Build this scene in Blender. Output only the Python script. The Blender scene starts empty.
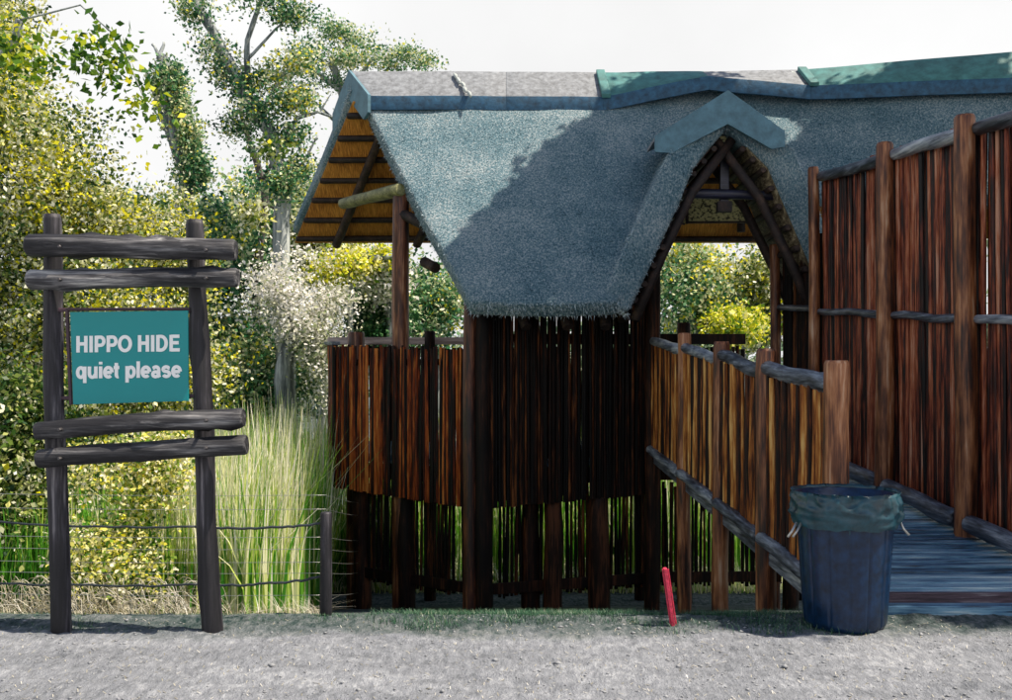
import bpy, bmesh, math, random
import numpy as np
from mathutils import Vector, Matrix, noise
random.seed(7); rng = np.random.default_rng(7)
sc = bpy.context.scene; COL = sc.collection
rad = math.radians

# ------------------------------------------------------------ camera, sky, sun, exposure
cam = bpy.data.objects.new("camera", bpy.data.cameras.new("camera")); COL.objects.link(cam)
cam.location = (0, 0, 1.6); cam.rotation_euler = (rad(90), 0, 0)
cam.data.sensor_width = 36; cam.data.lens = 35.57; cam.data.shift_y = 0.0198
cam.data.clip_end = 3000
sc.camera = cam
SUN_EL, SUN_AZ = 62, 101            # azimuth measured clockwise from +Y (the view direction)
w = bpy.data.worlds.new("World"); sc.world = w; w.use_nodes = True
nt = w.node_tree; nt.nodes.clear()
sky = nt.nodes.new("ShaderNodeTexSky"); sky.sky_type = 'NISHITA'; sky.sun_disc = False
sky.sun_elevation = rad(SUN_EL); sky.sun_rotation = rad(SUN_AZ)
sky.air_density = 1.0; sky.dust_density = 1.0; sky.ozone_density = 3.0
bg = nt.nodes.new("ShaderNodeBackground"); bg.inputs[1].default_value = 0.095
wo = nt.nodes.new("ShaderNodeOutputWorld")
wg = nt.nodes.new("ShaderNodeNewGeometry"); wsx = nt.nodes.new("ShaderNodeSeparateXYZ"); wtc = nt.nodes.new("ShaderNodeTexCoord")
nt.links.new(wtc.outputs["Generated"], wsx.inputs[0])
wab = nt.nodes.new("ShaderNodeMath"); wab.operation = 'ABSOLUTE'; nt.links.new(wsx.outputs[2], wab.inputs[0])
wn = nt.nodes.new("ShaderNodeTexNoise"); wn.inputs["Scale"].default_value = 2.2; wn.inputs["Detail"].default_value = 6; nt.links.new(wtc.outputs["Generated"], wn.inputs["Vector"])
wad = nt.nodes.new("ShaderNodeMath"); wad.operation = 'MULTIPLY_ADD'; nt.links.new(wn.outputs["Fac"], wad.inputs[0]); wad.inputs[1].default_value = .3; nt.links.new(wab.outputs[0], wad.inputs[2])
wmr = nt.nodes.new("ShaderNodeMapRange"); wmr.interpolation_type = 'SMOOTHSTEP'; wmr.inputs[1].default_value = .5; wmr.inputs[2].default_value = .85; wmr.inputs[3].default_value = 1.0; wmr.inputs[4].default_value = .0
nt.links.new(wad.outputs[0], wmr.inputs[0])
wcl = nt.nodes.new("ShaderNodeMapRange"); wcl.inputs[1].default_value = .3; wcl.inputs[2].default_value = .7; wcl.inputs[3].default_value = 5.7; wcl.inputs[4].default_value = 7.0
nt.links.new(wn.outputs["Fac"], wcl.inputs[0])
wmx = nt.nodes.new("ShaderNodeMixRGB"); nt.links.new(wmr.outputs[0], wmx.inputs[0]); nt.links.new(sky.outputs[0], wmx.inputs[1]); nt.links.new(wcl.outputs[0], wmx.inputs[2])
nt.links.new(wmx.outputs[0], bg.inputs[0]); nt.links.new(bg.outputs[0], wo.inputs[0])
sun = bpy.data.objects.new("sun", bpy.data.lights.new("sun", 'SUN')); COL.objects.link(sun)
sun.data.energy = 5.0; sun.data.angle = rad(0.5); sun.data.color = (1.0, 0.88, 0.72)
SD = Vector((math.sin(rad(SUN_AZ))*math.cos(rad(SUN_EL)), math.cos(rad(SUN_AZ))*math.cos(rad(SUN_EL)), math.sin(rad(SUN_EL))))
sun.rotation_euler = SD.to_track_quat('Z', 'Y').to_euler()
sc.view_settings.view_transform = 'Standard'; sc.view_settings.look = 'None'
sc.view_settings.exposure = 0.65; sc.view_settings.gamma = 1.0
sc.cycles.max_bounces = 6; sc.cycles.diffuse_bounces = 3; sc.cycles.transparent_max_bounces = 4

def P(px, py, Y):                    # measured point of the photograph at distance Y, metres
    return Vector(((px-506)/1000*Y, Y, 1.6-(py-370)/1000*Y))

# ------------------------------------------------------------ materials
def mat(name):
    m = bpy.data.materials.new(name); m.use_nodes = True
    n = m.node_tree.nodes; b = n["Principled BSDF"]
    return m, m.node_tree, n, m.node_tree.links, b
def ramp(n, stops, interp='LINEAR'):
    r = n.new("ShaderNodeValToRGB"); e = r.color_ramp.elements; r.color_ramp.interpolation = interp
    e[0].position, e[0].color = stops[0][0], (*stops[0][1], 1)
    e[1].position, e[1].color = stops[-1][0], (*stops[-1][1], 1)
    for p, c in stops[1:-1]:
        k = e.new(p); k.color = (*c, 1)
    return r
def pos_noise(nt_, n, l, scale, detail=4, rough=.6, rnd=True, obj=False):
    tc = n.new("ShaderNodeTexCoord") if obj else n.new("ShaderNodeNewGeometry")
    src = tc.outputs["Object"] if obj else tc.outputs["Position"]
    mp = n.new("ShaderNodeMapping"); mp.inputs["Scale"].default_value = scale
    l.new(src, mp.inputs[0])
    out = mp.outputs[0]
    if rnd:
        oi = n.new("ShaderNodeObjectInfo"); mu = n.new("ShaderNodeMath"); mu.operation = 'MULTIPLY'; mu.inputs[1].default_value = 57
        l.new(oi.outputs["Random"], mu.inputs[0])
        va = n.new("ShaderNodeVectorMath"); va.operation = 'ADD'; l.new(out, va.inputs[0]); l.new(mu.outputs[0], va.inputs[1]); out = va.outputs[0]
    t = n.new("ShaderNodeTexNoise"); t.inputs["Scale"].default_value = 1; t.inputs["Detail"].default_value = detail; t.inputs["Roughness"].default_value = rough
    l.new(out, t.inputs["Vector"])
    return t.outputs["Fac"]
def wood(name, stops, axis='Z', rough=.55, rndamt=.25, bump=.5, fine=60, spec=.5):
    m, t, n, l, b = mat(name)
    s = {'Z': (fine, fine, fine*.05), 'X': (fine*.05, fine, fine), 'Y': (fine, fine*.05, fine)}[axis]
    s2 = {'Z': (9, 9, 1.6), 'X': (1.6, 9, 9), 'Y': (9, 1.6, 9)}[axis]
    f1 = pos_noise(t, n, l, s, 5, .7); f2 = pos_noise(t, n, l, s2, 3, .6)
    oi = n.new("ShaderNodeObjectInfo")
    a = n.new("ShaderNodeMath"); a.operation = 'ADD'; l.new(f1, a.inputs[0]); l.new(f2, a.inputs[1])
    r_ = n.new("ShaderNodeMath"); r_.operation = 'MULTIPLY_ADD'; l.new(oi.outputs["Random"], r_.inputs[0]); r_.inputs[1].default_value = rndamt*2; r_.inputs[2].default_value = -rndamt-.5
    a2 = n.new("ShaderNodeMath"); a2.operation = 'ADD'; l.new(a.outputs[0], a2.inputs[0]); l.new(r_.outputs[0], a2.inputs[1])
    cr = ramp(n, stops); l.new(a2.outputs[0], cr.inputs[0]); l.new(cr.outputs[0], b.inputs["Base Color"])
    b.inputs["Roughness"].default_value = rough; b.inputs["Specular IOR Level"].default_value = spec
    bp = n.new("ShaderNodeBump"); bp.inputs["Strength"].default_value = bump; bp.inputs["Distance"].default_value = .01
    l.new(f1, bp.inputs["Height"]); l.new(bp.outputs[0], b.inputs["Normal"])
    return m
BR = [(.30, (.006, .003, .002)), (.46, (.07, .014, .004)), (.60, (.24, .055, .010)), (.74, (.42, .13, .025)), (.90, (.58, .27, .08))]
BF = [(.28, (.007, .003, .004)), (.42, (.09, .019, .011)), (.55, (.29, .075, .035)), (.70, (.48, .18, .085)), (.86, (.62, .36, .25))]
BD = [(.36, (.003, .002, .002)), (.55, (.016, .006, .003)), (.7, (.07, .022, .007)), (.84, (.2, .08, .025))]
GR = [(.3, (.012, .016, .022)), (.46, (.08, .095, .12)), (.6, (.2, .23, .27)), (.78, (.45, .48, .5))]
BK = [(.36, (.004, .004, .007)), (.56, (.014, .013, .018)), (.7, (.05, .046, .058)), (.84, (.2, .19, .2))]
M = {}
def deep(st, p=1.28): return [(q, tuple(v_**p for v_ in c_)) for q, c_ in st]
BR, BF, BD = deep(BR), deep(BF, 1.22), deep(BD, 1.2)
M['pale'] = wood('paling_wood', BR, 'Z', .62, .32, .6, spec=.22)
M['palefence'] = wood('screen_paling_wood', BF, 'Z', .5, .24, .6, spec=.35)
M['palegold'] = wood('lit_golden_paling_wood', [(.30, (.006, .002, .001)), (.46, (.075, .017, .003)), (.6, (.28, .085, .014)), (.75, (.5, .21, .045)), (.9, (.7, .42, .14))], 'Z', .6, .28, .5, spec=.25)  # brighter paling copy, light on the handrail put into its colour
M['paledark'] = wood('shaded_paling_wood', BD, 'Z', .65, .26, .6, spec=.2)  # near-black paling copy, shade under eave and floor put into its colour
M['post'] = wood('round_post_wood', [(.30, (.012, .004, .003)), (.47, (.08, .022, .009)), (.62, (.22, .08, .03)), (.8, (.46, .27, .16))], 'Z', .5, .12, .5, 40)
M['postgold'] = wood('lit_golden_post_wood', [(.28, (.02, .006, .003)), (.44, (.14, .042, .014)), (.6, (.36, .145, .055)), (.8, (.58, .38, .25))], 'Z', .5, .06, .5, 36)  # brighter post copy, golden light put into its colour
M['postdark'] = wood('shaded_post_wood', [(.34, (.003, .002, .002)), (.56, (.018, .007, .004)), (.76, (.09, .032, .014))], 'Z', .65, .1, .5, 40, spec=.2)  # near-black post copy, shade under and inside the hide put into its colour
M['railY'] = wood('weathered_rail_wood', GR, 'Y', .42, .12, .5, 45)
M['railX'] = wood('weathered_cross_rail_wood', GR, 'X', .42, .12, .5, 45)
M['deck'] = wood('deck_plank_wood', [(.25, (.012, .03, .055)), (.40, (.07, .18, .30)), (.56, (.21, .40, .54)), (.78, (.55, .68, .70))], 'X', .34, .12, .6, 40)  # bluish shade and sheen are put into the plank colour
M['signpost'] = wood('blackened_sign_post_wood', BK, 'Z', .6, .08, .7, 40)
M['signrail'] = wood('blackened_sign_rail_wood', [(.34, (.004, .004, .007)), (.52, (.035, .035, .04)), (.68, (.16, .158, .165)), (.84, (.5, .49, .47))], 'X', .6, .08, .8, 45)
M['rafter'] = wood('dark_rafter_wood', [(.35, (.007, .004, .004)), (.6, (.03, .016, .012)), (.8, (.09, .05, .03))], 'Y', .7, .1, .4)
M['palelog'] = wood('pale_green_log_wood', [(.3, (.06, .06, .025)), (.6, (.24, .24, .1)), (.8, (.42, .4, .2))], 'X', .6, .05, .4)
M['counter'] = wood('bleached_rail_top_wood', [(.3, (.3, .22, .2)), (.6, (.66, .54, .5)), (.8, (.8, .7, .66))], 'X', .6, .05, .3)
M['beamblue'] = wood('dark_tie_beam_wood', [(.3, (.006, .006, .012)), (.6, (.02, .022, .045)), (.8, (.06, .06, .1))], 'X', .4, .05, .3)

def thatch(name, stops, strength=1.0, scale=(48, 48, 30)):
    m, t, n, l, b = mat(name)
    f1 = pos_noise(t, n, l, scale, 6, .75, False); f2 = pos_noise(t, n, l, (1.3, 1.3, 1.6), 3, .6, False)
    f3 = pos_noise(t, n, l, (90, 90, 60), 2, .6, False)
    mx = n.new("ShaderNodeMath"); mx.operation = 'MULTIPLY_ADD'; l.new(f2, mx.inputs[0]); mx.inputs[1].default_value = .28; l.new(f1, mx.inputs[2])
    cr = ramp(n, [(q-.11, c_) for q, c_ in stops]); l.new(mx.outputs[0], cr.inputs[0]); l.new(cr.outputs[0], b.inputs["Base Color"])
    b.inputs["Roughness"].default_value = .75; b.inputs["Specular IOR Level"].default_value = .35
    ad = n.new("ShaderNodeMath"); ad.operation = 'ADD'; l.new(f1, ad.inputs[0]); l.new(f3, ad.inputs[1])
    bp = n.new("ShaderNodeBump"); bp.inputs["Strength"].default_value = strength; bp.inputs["Distance"].default_value = .05
    l.new(ad.outputs[0], bp.inputs["Height"]); l.new(bp.outputs[0], b.inputs["Normal"])
    return m
M['thatch'] = thatch('weathered_grey_thatch', [(.55, (.008, .03, .045)), (.66, (.085, .20, .26)), (.76, (.195, .335, .405)), (.87, (.58, .66, .68))])
M['straw'] = thatch('grey_straw_stub', [(.4, (.07, .15, .19)), (.9, (.60, .71, .74))], .1)
M['reedlining'] = thatch('golden_reed_lining', [(.52, (.16, .045, .008)), (.68, (.5, .18, .025)), (.82, (.85, .38, .06)), (.98, (1.0, .6, .17))], .8, (80, 6, 6))
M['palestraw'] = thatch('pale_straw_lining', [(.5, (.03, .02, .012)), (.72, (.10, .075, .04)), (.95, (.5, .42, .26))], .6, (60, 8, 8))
def plain(name, col, rough=.5, nscale=8, namt=.3, metal=0, bump=.15, spec=.5, rnd=True):
    m, t, n, l, b = mat(name)
    f = pos_noise(t, n, l, (nscale,)*3, 6, .65, rnd)
    c0 = tuple(c*(1-namt) for c in col); c1 = tuple(min(1, c*(1+namt)) for c in col)
    cr = ramp(n, [(.3, c0), (.7, c1)]); l.new(f, cr.inputs[0]); l.new(cr.outputs[0], b.inputs["Base Color"])
    b.inputs["Roughness"].default_value = rough; b.inputs["Metallic"].default_value = metal; b.inputs["Specular IOR Level"].default_value = spec
    bp = n.new("ShaderNodeBump"); bp.inputs["Strength"].default_value = bump; bp.inputs["Distance"].default_value = .01
    l.new(f, bp.inputs["Height"]); l.new(bp.outputs[0], b.inputs["Normal"])
    return m
M['cap'] = plain('weathered_cement_ridge', (.19, .205, .225), .7, 14, .45, bump=.7, rnd=False)
M['capend'] = plain('shade_blue_ridge_board', (.08, .18, .235), .6, 9, .3)  # end boards facing away from the sun, bluish shade put into the colour
M['mortar'] = plain('pale_mortar', (.42, .46, .45), .9, 30, .4, bump=.8)
M['caplip'] = plain('dark_blue_ridge_lip', (.018, .08, .15), .6, 12, .55, bump=.6, rnd=False)
M['capteal'] = plain('shade_teal_ridge', (.05, .17, .165), .65, 6, .45, bump=.4, rnd=False)  # same ridge where tree shade falls, the shade painted as teal
M['signboard'] = plain('teal_sign_paint', (.0, .27, .28), .35, 3, .05, bump=.02)
M['white'] = plain('white_lettering', (.92, .93, .92), .4, 6, .02, bump=0)
M['frame'] = plain('dark_plum_sign_frame', (.06, .03, .045), .5, 20, .3)
M['binbody'] = plain('navy_bin_plastic', (.002, .018, .055), .3, 18, .6, bump=.3)
M['bag'] = plain('dark_teal_bag_plastic', (.008, .05, .072), .36, 9, .7, bump=.4, spec=.55)
M['wire'] = plain('galvanised_wire', (.45, .45, .43), .4, 40, .2, metal=.8)
M['darkwire'] = plain('dark_cable', (.02, .028, .035), .5, 40, .3)
M['red'] = plain('red_painted_wood', (.55, .03, .075), .55, 30, .45, bump=.6)
M['bolt'] = plain('bolt_steel', (.10, .095, .10), .45, 30, .3, metal=.7)
M['frontbeam'] = wood('stained_front_beam_wood', [(.3, (.025, .012, .02)), (.5, (.09, .055, .075)), (.75, (.25, .24, .25))], 'X', .5, .05, .5)
M['stone'] = plain('grey_pebble', (.24, .25, .265), .85, 30, .4, bump=.5)
# speckled notice board
m, t, n, l, b = mat('speckled_chart_print')
f = pos_noise(t, n, l, (26, 26, 30), 2, .6, False); cr = ramp(n, [(.40, (.05, .045, .02)), (.47, (.50, .46, .2)), (.7, (.66, .6, .3))]); l.new(f, cr.inputs[0]); l.new(cr.outputs[0], b.inputs["Base Color"])
M['chart'] = m
# ground
m, t, n, l, b = mat('gravelly_soil')
f1 = pos_noise(t, n, l, (22, 9, 22), 8, .75, False); f2 = pos_noise(t, n, l, (1.1, 2.6, 1), 4, .6, False); f3 = pos_noise(t, n, l, (70, 40, 70), 3, .7, False)
mx = n.new("ShaderNodeMath"); mx.operation = 'MULTIPLY_ADD'; l.new(f2, mx.inputs[0]); mx.inputs[1].default_value = .5; l.new(f1, mx.inputs[2])
cr = ramp(n, [(.5, (.08, .09, .105)), (.64, (.18, .193, .215)), (.80, (.26, .275, .305)), (.96, (.42, .44, .47))]); l.new(mx.outputs[0], cr.inputs[0])
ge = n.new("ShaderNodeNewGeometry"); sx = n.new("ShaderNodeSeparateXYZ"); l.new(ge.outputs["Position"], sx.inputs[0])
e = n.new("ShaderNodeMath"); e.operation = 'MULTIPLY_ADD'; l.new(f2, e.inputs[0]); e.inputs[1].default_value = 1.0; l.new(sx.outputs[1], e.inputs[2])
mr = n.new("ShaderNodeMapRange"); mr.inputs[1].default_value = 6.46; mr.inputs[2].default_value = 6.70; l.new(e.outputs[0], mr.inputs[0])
cr2 = ramp(n, [(.60, (.014, .035, .034)), (.73, (.075, .10, .10)), (.92, (.19, .205, .21))]); l.new(mx.outputs[0], cr2.inputs[0])  # far verge: mossy soil with a teal shade band painted in
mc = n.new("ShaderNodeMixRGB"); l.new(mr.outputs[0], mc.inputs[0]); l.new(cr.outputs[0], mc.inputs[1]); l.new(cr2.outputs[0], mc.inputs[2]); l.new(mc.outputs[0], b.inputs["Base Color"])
b.inputs["Roughness"].default_value = .95; b.inputs["Specular IOR Level"].default_value = .15
ad = n.new("ShaderNodeMath"); ad.operation = 'ADD'; l.new(f1, ad.inputs[0]); l.new(f3, ad.inputs[1])
bp = n.new("ShaderNodeBump"); bp.inputs["Strength"].default_value = .8; bp.inputs["Distance"].default_value = .03; l.new(ad.outputs[0], bp.inputs["Height"]); l.new(bp.outputs[0], b.inputs["Normal"])
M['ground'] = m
m, t, n, l, b = mat('still_water'); b.inputs["Base Color"].default_value = (.05, .07, .07, 1); b.inputs["Roughness"].default_value = .12
f = pos_noise(t, n, l, (1.5, 5, 1), 3, .5, False); bp = n.new("ShaderNodeBump"); bp.inputs["Strength"].default_value = .15; l.new(f, bp.inputs["Height"]); l.new(bp.outputs[0], b.inputs["Normal"])
M['water'] = m
def leafmat(name, stops, trans=.35, rough=.4):
    m, t, n, l, b = mat(name)
    a = n.new("ShaderNodeAttribute"); a.attribute_name = 'tint'
    cr = ramp(n, stops); l.new(a.outputs["Fac"], cr.inputs[0]); l.new(cr.outputs[0], b.inputs["Base Color"])
    b.inputs["Roughness"].default_value = rough; b.inputs["Specular IOR Level"].default_value = .4
    tr = n.new("ShaderNodeBsdfTranslucent"); l.new(cr.outputs[0], tr.inputs[0])
    mi = n.new("ShaderNodeMixShader"); mi.inputs[0].default_value = trans
    l.new(b.outputs[0], mi.inputs[1]); l.new(tr.outputs[0], mi.inputs[2]); l.new(mi.outputs[0], n["Material Output"].inputs[0])
    return m
DG, MG, YG, YE, CR_ = (.015, .055, .015), (.05, .13, .02), (.16, .24, .03), (.80, .74, .02), (.9, .89, .78)
M['leafpale'] = leafmat('olive_highlight_leaf', [(0, DG), (.22, (.05, .12, .015)), (.38, (.16, .24, .035)), (.54, (.40, .43, .12)), (.7, (.74, .75, .5)), (.9, CR_), (.95, YE)])  # cream end of the ramp paints glossy highlights into the leaves
M['leafgreen'] = leafmat('deep_green_leaf', [(0, (.008, .035, .015)), (.4, (.035, .14, .045)), (.65, (.11, .28, .09)), (.85, (.4, .5, .25)), (1, (.75, .75, .55))])
M['leafyellow'] = leafmat('yellow_green_leaf', [(0, (.03, .10, .01)), (.3, (.16, .30, .015)), (.5, (.5, .56, .02)), (.7, (.9, .82, .02)), (1, (.9, .87, .5))])
M['leafmix'] = leafmat('mixed_yellow_flower_leaf', [(0, (.015, .06, .01)), (.25, (.08, .2, .015)), (.45, (.3, .42, .04)), (.6, (.75, .72, .35)), (.75, (.88, .8, .03)), (1, (.92, .88, .7))])
M['leafsilver'] = leafmat('silvery_blossom', [(0, (.05, .1, .04)), (.25, (.12, .2, .07)), (.42, (.42, .46, .24)), (.6, (.8, .78, .66)), (.8, (.9, .88, .86)), (1, (.92, .9, .9))])
M['leaffar'] = leafmat('distant_grey_green_leaf', [(0, (.03, .07, .045)), (.4, (.13, .24, .14)), (.7, (.4, .48, .28)), (1, (.7, .7, .5))])
M['leafteal'] = leafmat('cool_green_leaf', [(0, (.01, .06, .035)), (.35, (.05, .2, .08)), (.55, (.2, .36, .14)), (.72, (.6, .64, .36)), (.9, (.85, .83, .65)), (1, (.9, .8, .03))])
M['reed'] = leafmat('reed_blade', [(0, (.04, .2, .015)), (.3, (.14, .42, .03)), (.5, (.5, .62, .1)), (.65, (.85, .83, .5)), (1, (.95, .92, .82))], .3)
M['dry'] = leafmat('dry_stem', [(0, (.2, .17, .08)), (.5, (.5, .46, .33)), (1, (.8, .77, .68))], .2)
M['grass'] = leafmat('short_grass_blade', [(0, (.015, .06, .03)), (.5, (.04, .13, .07)), (.85, (.12, .22, .12)), (1, (.4, .42, .3))], .25)
M['bark'] = wood('grey_bark', [(.3, (.06, .075, .08)), (.5, (.24, .27, .27)), (.72, (.5, .53, .52))], 'Z', .8, .1, .8, 14)
M['barkdark'] = wood('dark_bark', [(.3, (.015, .014, .012)), (.6, (.06, .055, .05)), (.8, (.14, .13, .12))], 'Z', .8, .1, .8, 14)

# ------------------------------------------------------------ object helpers
WL = {}
def root(name, label, cat, loc=(0, 0, 0), group=None):
    o = bpy.data.objects.new(name, None); COL.objects.link(o); o.location = loc; o.empty_display_size = .2
    o['label'] = label; o['category'] = cat
    if group: o['group'] = group
    WL[o.name] = Vector(loc); return o
def tag(o, label=None, cat=None, group=None, kind=None):
    if label: o['label'] = label
    if cat: o['category'] = cat
    if group: o['group'] = group
    if kind: o['kind'] = kind
    return o
def place(name, me, material, parent=None, c=Vector((0, 0, 0))):
    o = bpy.data.objects.new(name, me); COL.objects.link(o)
    if material is not None and not me.materials: me.materials.append(material)
    if parent is not None:
        o.parent = parent; o.location = Vector(c)-WL[parent.name]
    else: o.location = c
    WL[o.name] = Vector(c); return o
def build(name, verts, faces, material, parent=None, smooth=False, bevel=0, origin=None):
    v = np.array([tuple(p) for p in verts], dtype=float)
    c = Vector(((v[:, 0].min()+v[:, 0].max())/2, (v[:, 1].min()+v[:, 1].max())/2, v[:, 2].min())) if origin is None else Vector(origin)
    me = bpy.data.meshes.new(name); me.from_pydata([tuple(p) for p in (v-np.array(c))], [], faces); me.update()
    if bevel or True:
        bm = bmesh.new(); bm.from_mesh(me); bmesh.ops.recalc_face_normals(bm, faces=bm.faces)
        if bevel:
            ed = [e_ for e_ in bm.edges if len(e_.link_faces) == 2 and e_.calc_face_angle(0) > .5]
            bmesh.ops.bevel(bm, geom=ed, offset=bevel, segments=2, affect='EDGES', profile=.6, clamp_overlap=True)
        bm.to_mesh(me); bm.free()
    if smooth: me.polygons.foreach_set('use_smooth', [True]*len(me.polygons))
    return place(name, me, material, parent, c)
def fast(name, V, F, material, parent=None, tint=None, smooth=False):
    """V (n,3), F (m,k) arrays -> one object (k = 3 or 4)"""
    me = bpy.data.meshes.new(name); V = np.asarray(V, dtype=np.float32); F = np.asarray(F, dtype=np.int32)
    c = Vector((float(V[:, 0].mean()), float(V[:, 1].mean()), float(V[:, 2].min()))); V = V-np.array(c, dtype=np.float32)
    k = F.shape[1]
    me.vertices.add(len(V)); me.vertices.foreach_set('co', V.ravel())
    me.loops.add(F.size); me.loops.foreach_set('vertex_index', F.ravel())
    me.polygons.add(len(F)); me.polygons.foreach_set('loop_start', np.arange(0, F.size, k, dtype=np.int32))
    me.polygons.foreach_set('loop_total', np.full(len(F), k, dtype=np.int32))
    if smooth: me.polygons.foreach_set('use_smooth', np.ones(len(F), dtype=bool))
    me.update(calc_edges=True)
    if tint is not None:
        a = me.attributes.new('tint', 'FLOAT', 'FACE'); a.data.foreach_set('value', np.clip(tint, 0, 1).astype(np.float32))
    return place(name, me, material, parent, c)
def boxv(c, h, R=None):
    vs = []
    for sx in (-1, 1):
        for sy in (-1, 1):
            for sz in (-1, 1):
                p = Vector((sx*h[0], sy*h[1], sz*h[2])); p = (R @ p) if R else p; vs.append(Vector(c)+p)
    return vs, [(0, 1, 3, 2), (4, 6, 7, 5), (0, 4, 5, 1), (2, 3, 7, 6), (0, 2, 6, 4), (1, 5, 7, 3)]
def box(name, c, h, material, parent=None, R=None, bevel=.006):
    v, f = boxv(c, h, R); return build(name, v, f, material, parent, bevel=bevel)
def beam(name, p0, p1, wd, ht, material, parent=None, up=Vector((0, 0, 1)), bevel=.008):
    p0, p1 = Vector(p0), Vector(p1); d = (p1-p0); L = d.length; x = d.normalized(); y = up.cross(x).normalized(); z = x.cross(y)
    return box(name, (p0+p1)/2, (L/2, wd/2, ht/2), material, parent, Matrix((x, y, z)).transposed(), bevel)
def tubeva(pts, radii, k=10, wob=.0, seed=0, cap=True, flat=0):
    V, F = [], []; n_ = len(pts); pts = [Vector(p) for p in pts]
    prev = None
    for i, p in enumerate(pts):
        d = (pts[min(i+1, n_-1)]-pts[max(i-1, 0)]).normalized()
        if prev is None:
            a = Vector((0, 0, 1)) if abs(d.z) < .8 else Vector((1, 0, 0)); x = a.cross(d).normalized()
        else: x = (prev-d*prev.dot(d)).normalized()
        prev = x; y = d.cross(x)
        for j in range(k):
            t_ = 2*math.pi*j/k; r = radii[i]
            if wob: r *= 1+wob*noise.noise(Vector((math.cos(t_)*1.3+seed*7.1, math.sin(t_)*1.3, i*.55+seed)))
            V.append(p+x*math.cos(t_)*r+y*math.sin(t_)*r)
    for i in range(n_-1):
        for j in range(k):
            F.append((i*k+j, i*k+(j+1) % k, (i+1)*k+(j+1) % k, (i+1)*k+j))
    if cap: F.append(tuple(range(k))[::-1]); F.append(tuple((n_-1)*k+j for j in range(k)))
    return V, F
LS = [0]
def log(name, p0, p1, r0, r1, material, parent=None, k=12, n_=10, wob=.18, bend=.0, knots=0):
    LS[0] += 1; s = LS[0]; p0, p1 = Vector(p0), Vector(p1); d = p1-p0; dn = d.normalized(); pts, rr = [], []
    a = Vector((0, 0, 1)) if abs(dn.z) < .8 else Vector((1, 0, 0)); x = a.cross(dn).normalized(); y = dn.cross(x)
    ts = [0]+[i/n_ for i in range(n_+1)]+[1]; ts[1] = .012 if d.length < 3 else .005; ts[-2] = 1-ts[1]
    for i, t_ in enumerate(ts):
        b1 = noise.noise(Vector((t_*2.2, s*3.3, 0)))*bend; b2 = noise.noise(Vector((t_*2.2, s*3.3, 9)))*bend
        r = (r0+(r1-r0)*t_)*(1+wob*.6*noise.noise(Vector((t_*5, s*1.7, 4))))
        if i in (0, len(ts)-1): r *= .86
        pts.append(p0+d*t_+x*b1+y*b2); rr.append(r)
    V, F = tubeva(pts, rr, k, wob, s)
    if knots:
        rr_ = random.Random(s)
        for q in range(knots):
            i = rr_.randint(2, len(ts)-3); j = rr_.randint(0, k-1)
            for dj in (0,):
                v = V[i*k+(j+dj) % k]; V[i*k+(j+dj) % k] = pts[i]+(v-pts[i])*1.28
    o = build(name, V, F, material, parent, smooth=True)
    for p in o.data.polygons:
        if len(p.vertices) == k: p.use_smooth = False
    return o

# ------------------------------------------------------------ terrain, water
def gz(x, y):
    if y < 6.5: z = 0
    elif y < 15: z = -.245*(y-6.5)*(1-.012*max(0, y-9))
    elif y < 50: z = -1.93-.03*min(y-15, 18)
    elif y < 75: z = -2.47+(y-50)*.06
    else: z = -1.0+(y-75)*.012
    if x > 2.2 and y > 6.5: z = z
    return z
def ground_mesh():
    xs = np.concatenate([np.linspace(-400, -12, 24)[:-1], np.linspace(-12, -5, 30)[:-1], np.linspace(-5, 5.5, 300)[:-1], np.linspace(5.5, 12, 26)[:-1], np.linspace(12, 400, 24)])
    ys = np.concatenate([np.linspace(-60, 2.5, 12)[:-1], np.linspace(2.5, 4.2, 24)[:-1], np.linspace(4.2, 7.2, 170)[:-1], np.linspace(7.2, 18, 50)[:-1], np.linspace(18, 90, 30)[:-1], np.linspace(90, 900, 16)])
    V = []
    for y in ys:
        for x in xs:
            z = gz(x, y)
            if 3.5 < y < 8 and abs(x) < 8:
                q = Vector((x, y, 0))
                z += .018*noise.noise(q*1.7)+.014*noise.noise(q*7)+.011*noise.noise(q*19)+.006*noise.noise(q*43)
                if y > 5.9: z += .02*max(0, noise.noise(Vector((x*3, y*5, 3))))
            V.append((x, y, z))
    nx, ny = len(xs), len(ys); idx = np.arange(nx*ny).reshape(ny, nx)
    F = np.stack([idx[:-1, :-1], idx[:-1, 1:], idx[1:, 1:], idx[1:, :-1]], -1).reshape(-1, 4)
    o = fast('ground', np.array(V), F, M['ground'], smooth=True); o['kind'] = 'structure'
ground_mesh()
v, f = [(-200, 19, -2.3), (200, 19, -2.3), (200, 56, -2.3), (-200, 56, -2.3)], [(0, 1, 2, 3)]
tag(build('water', v, f, M['water']), kind='structure')

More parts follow.
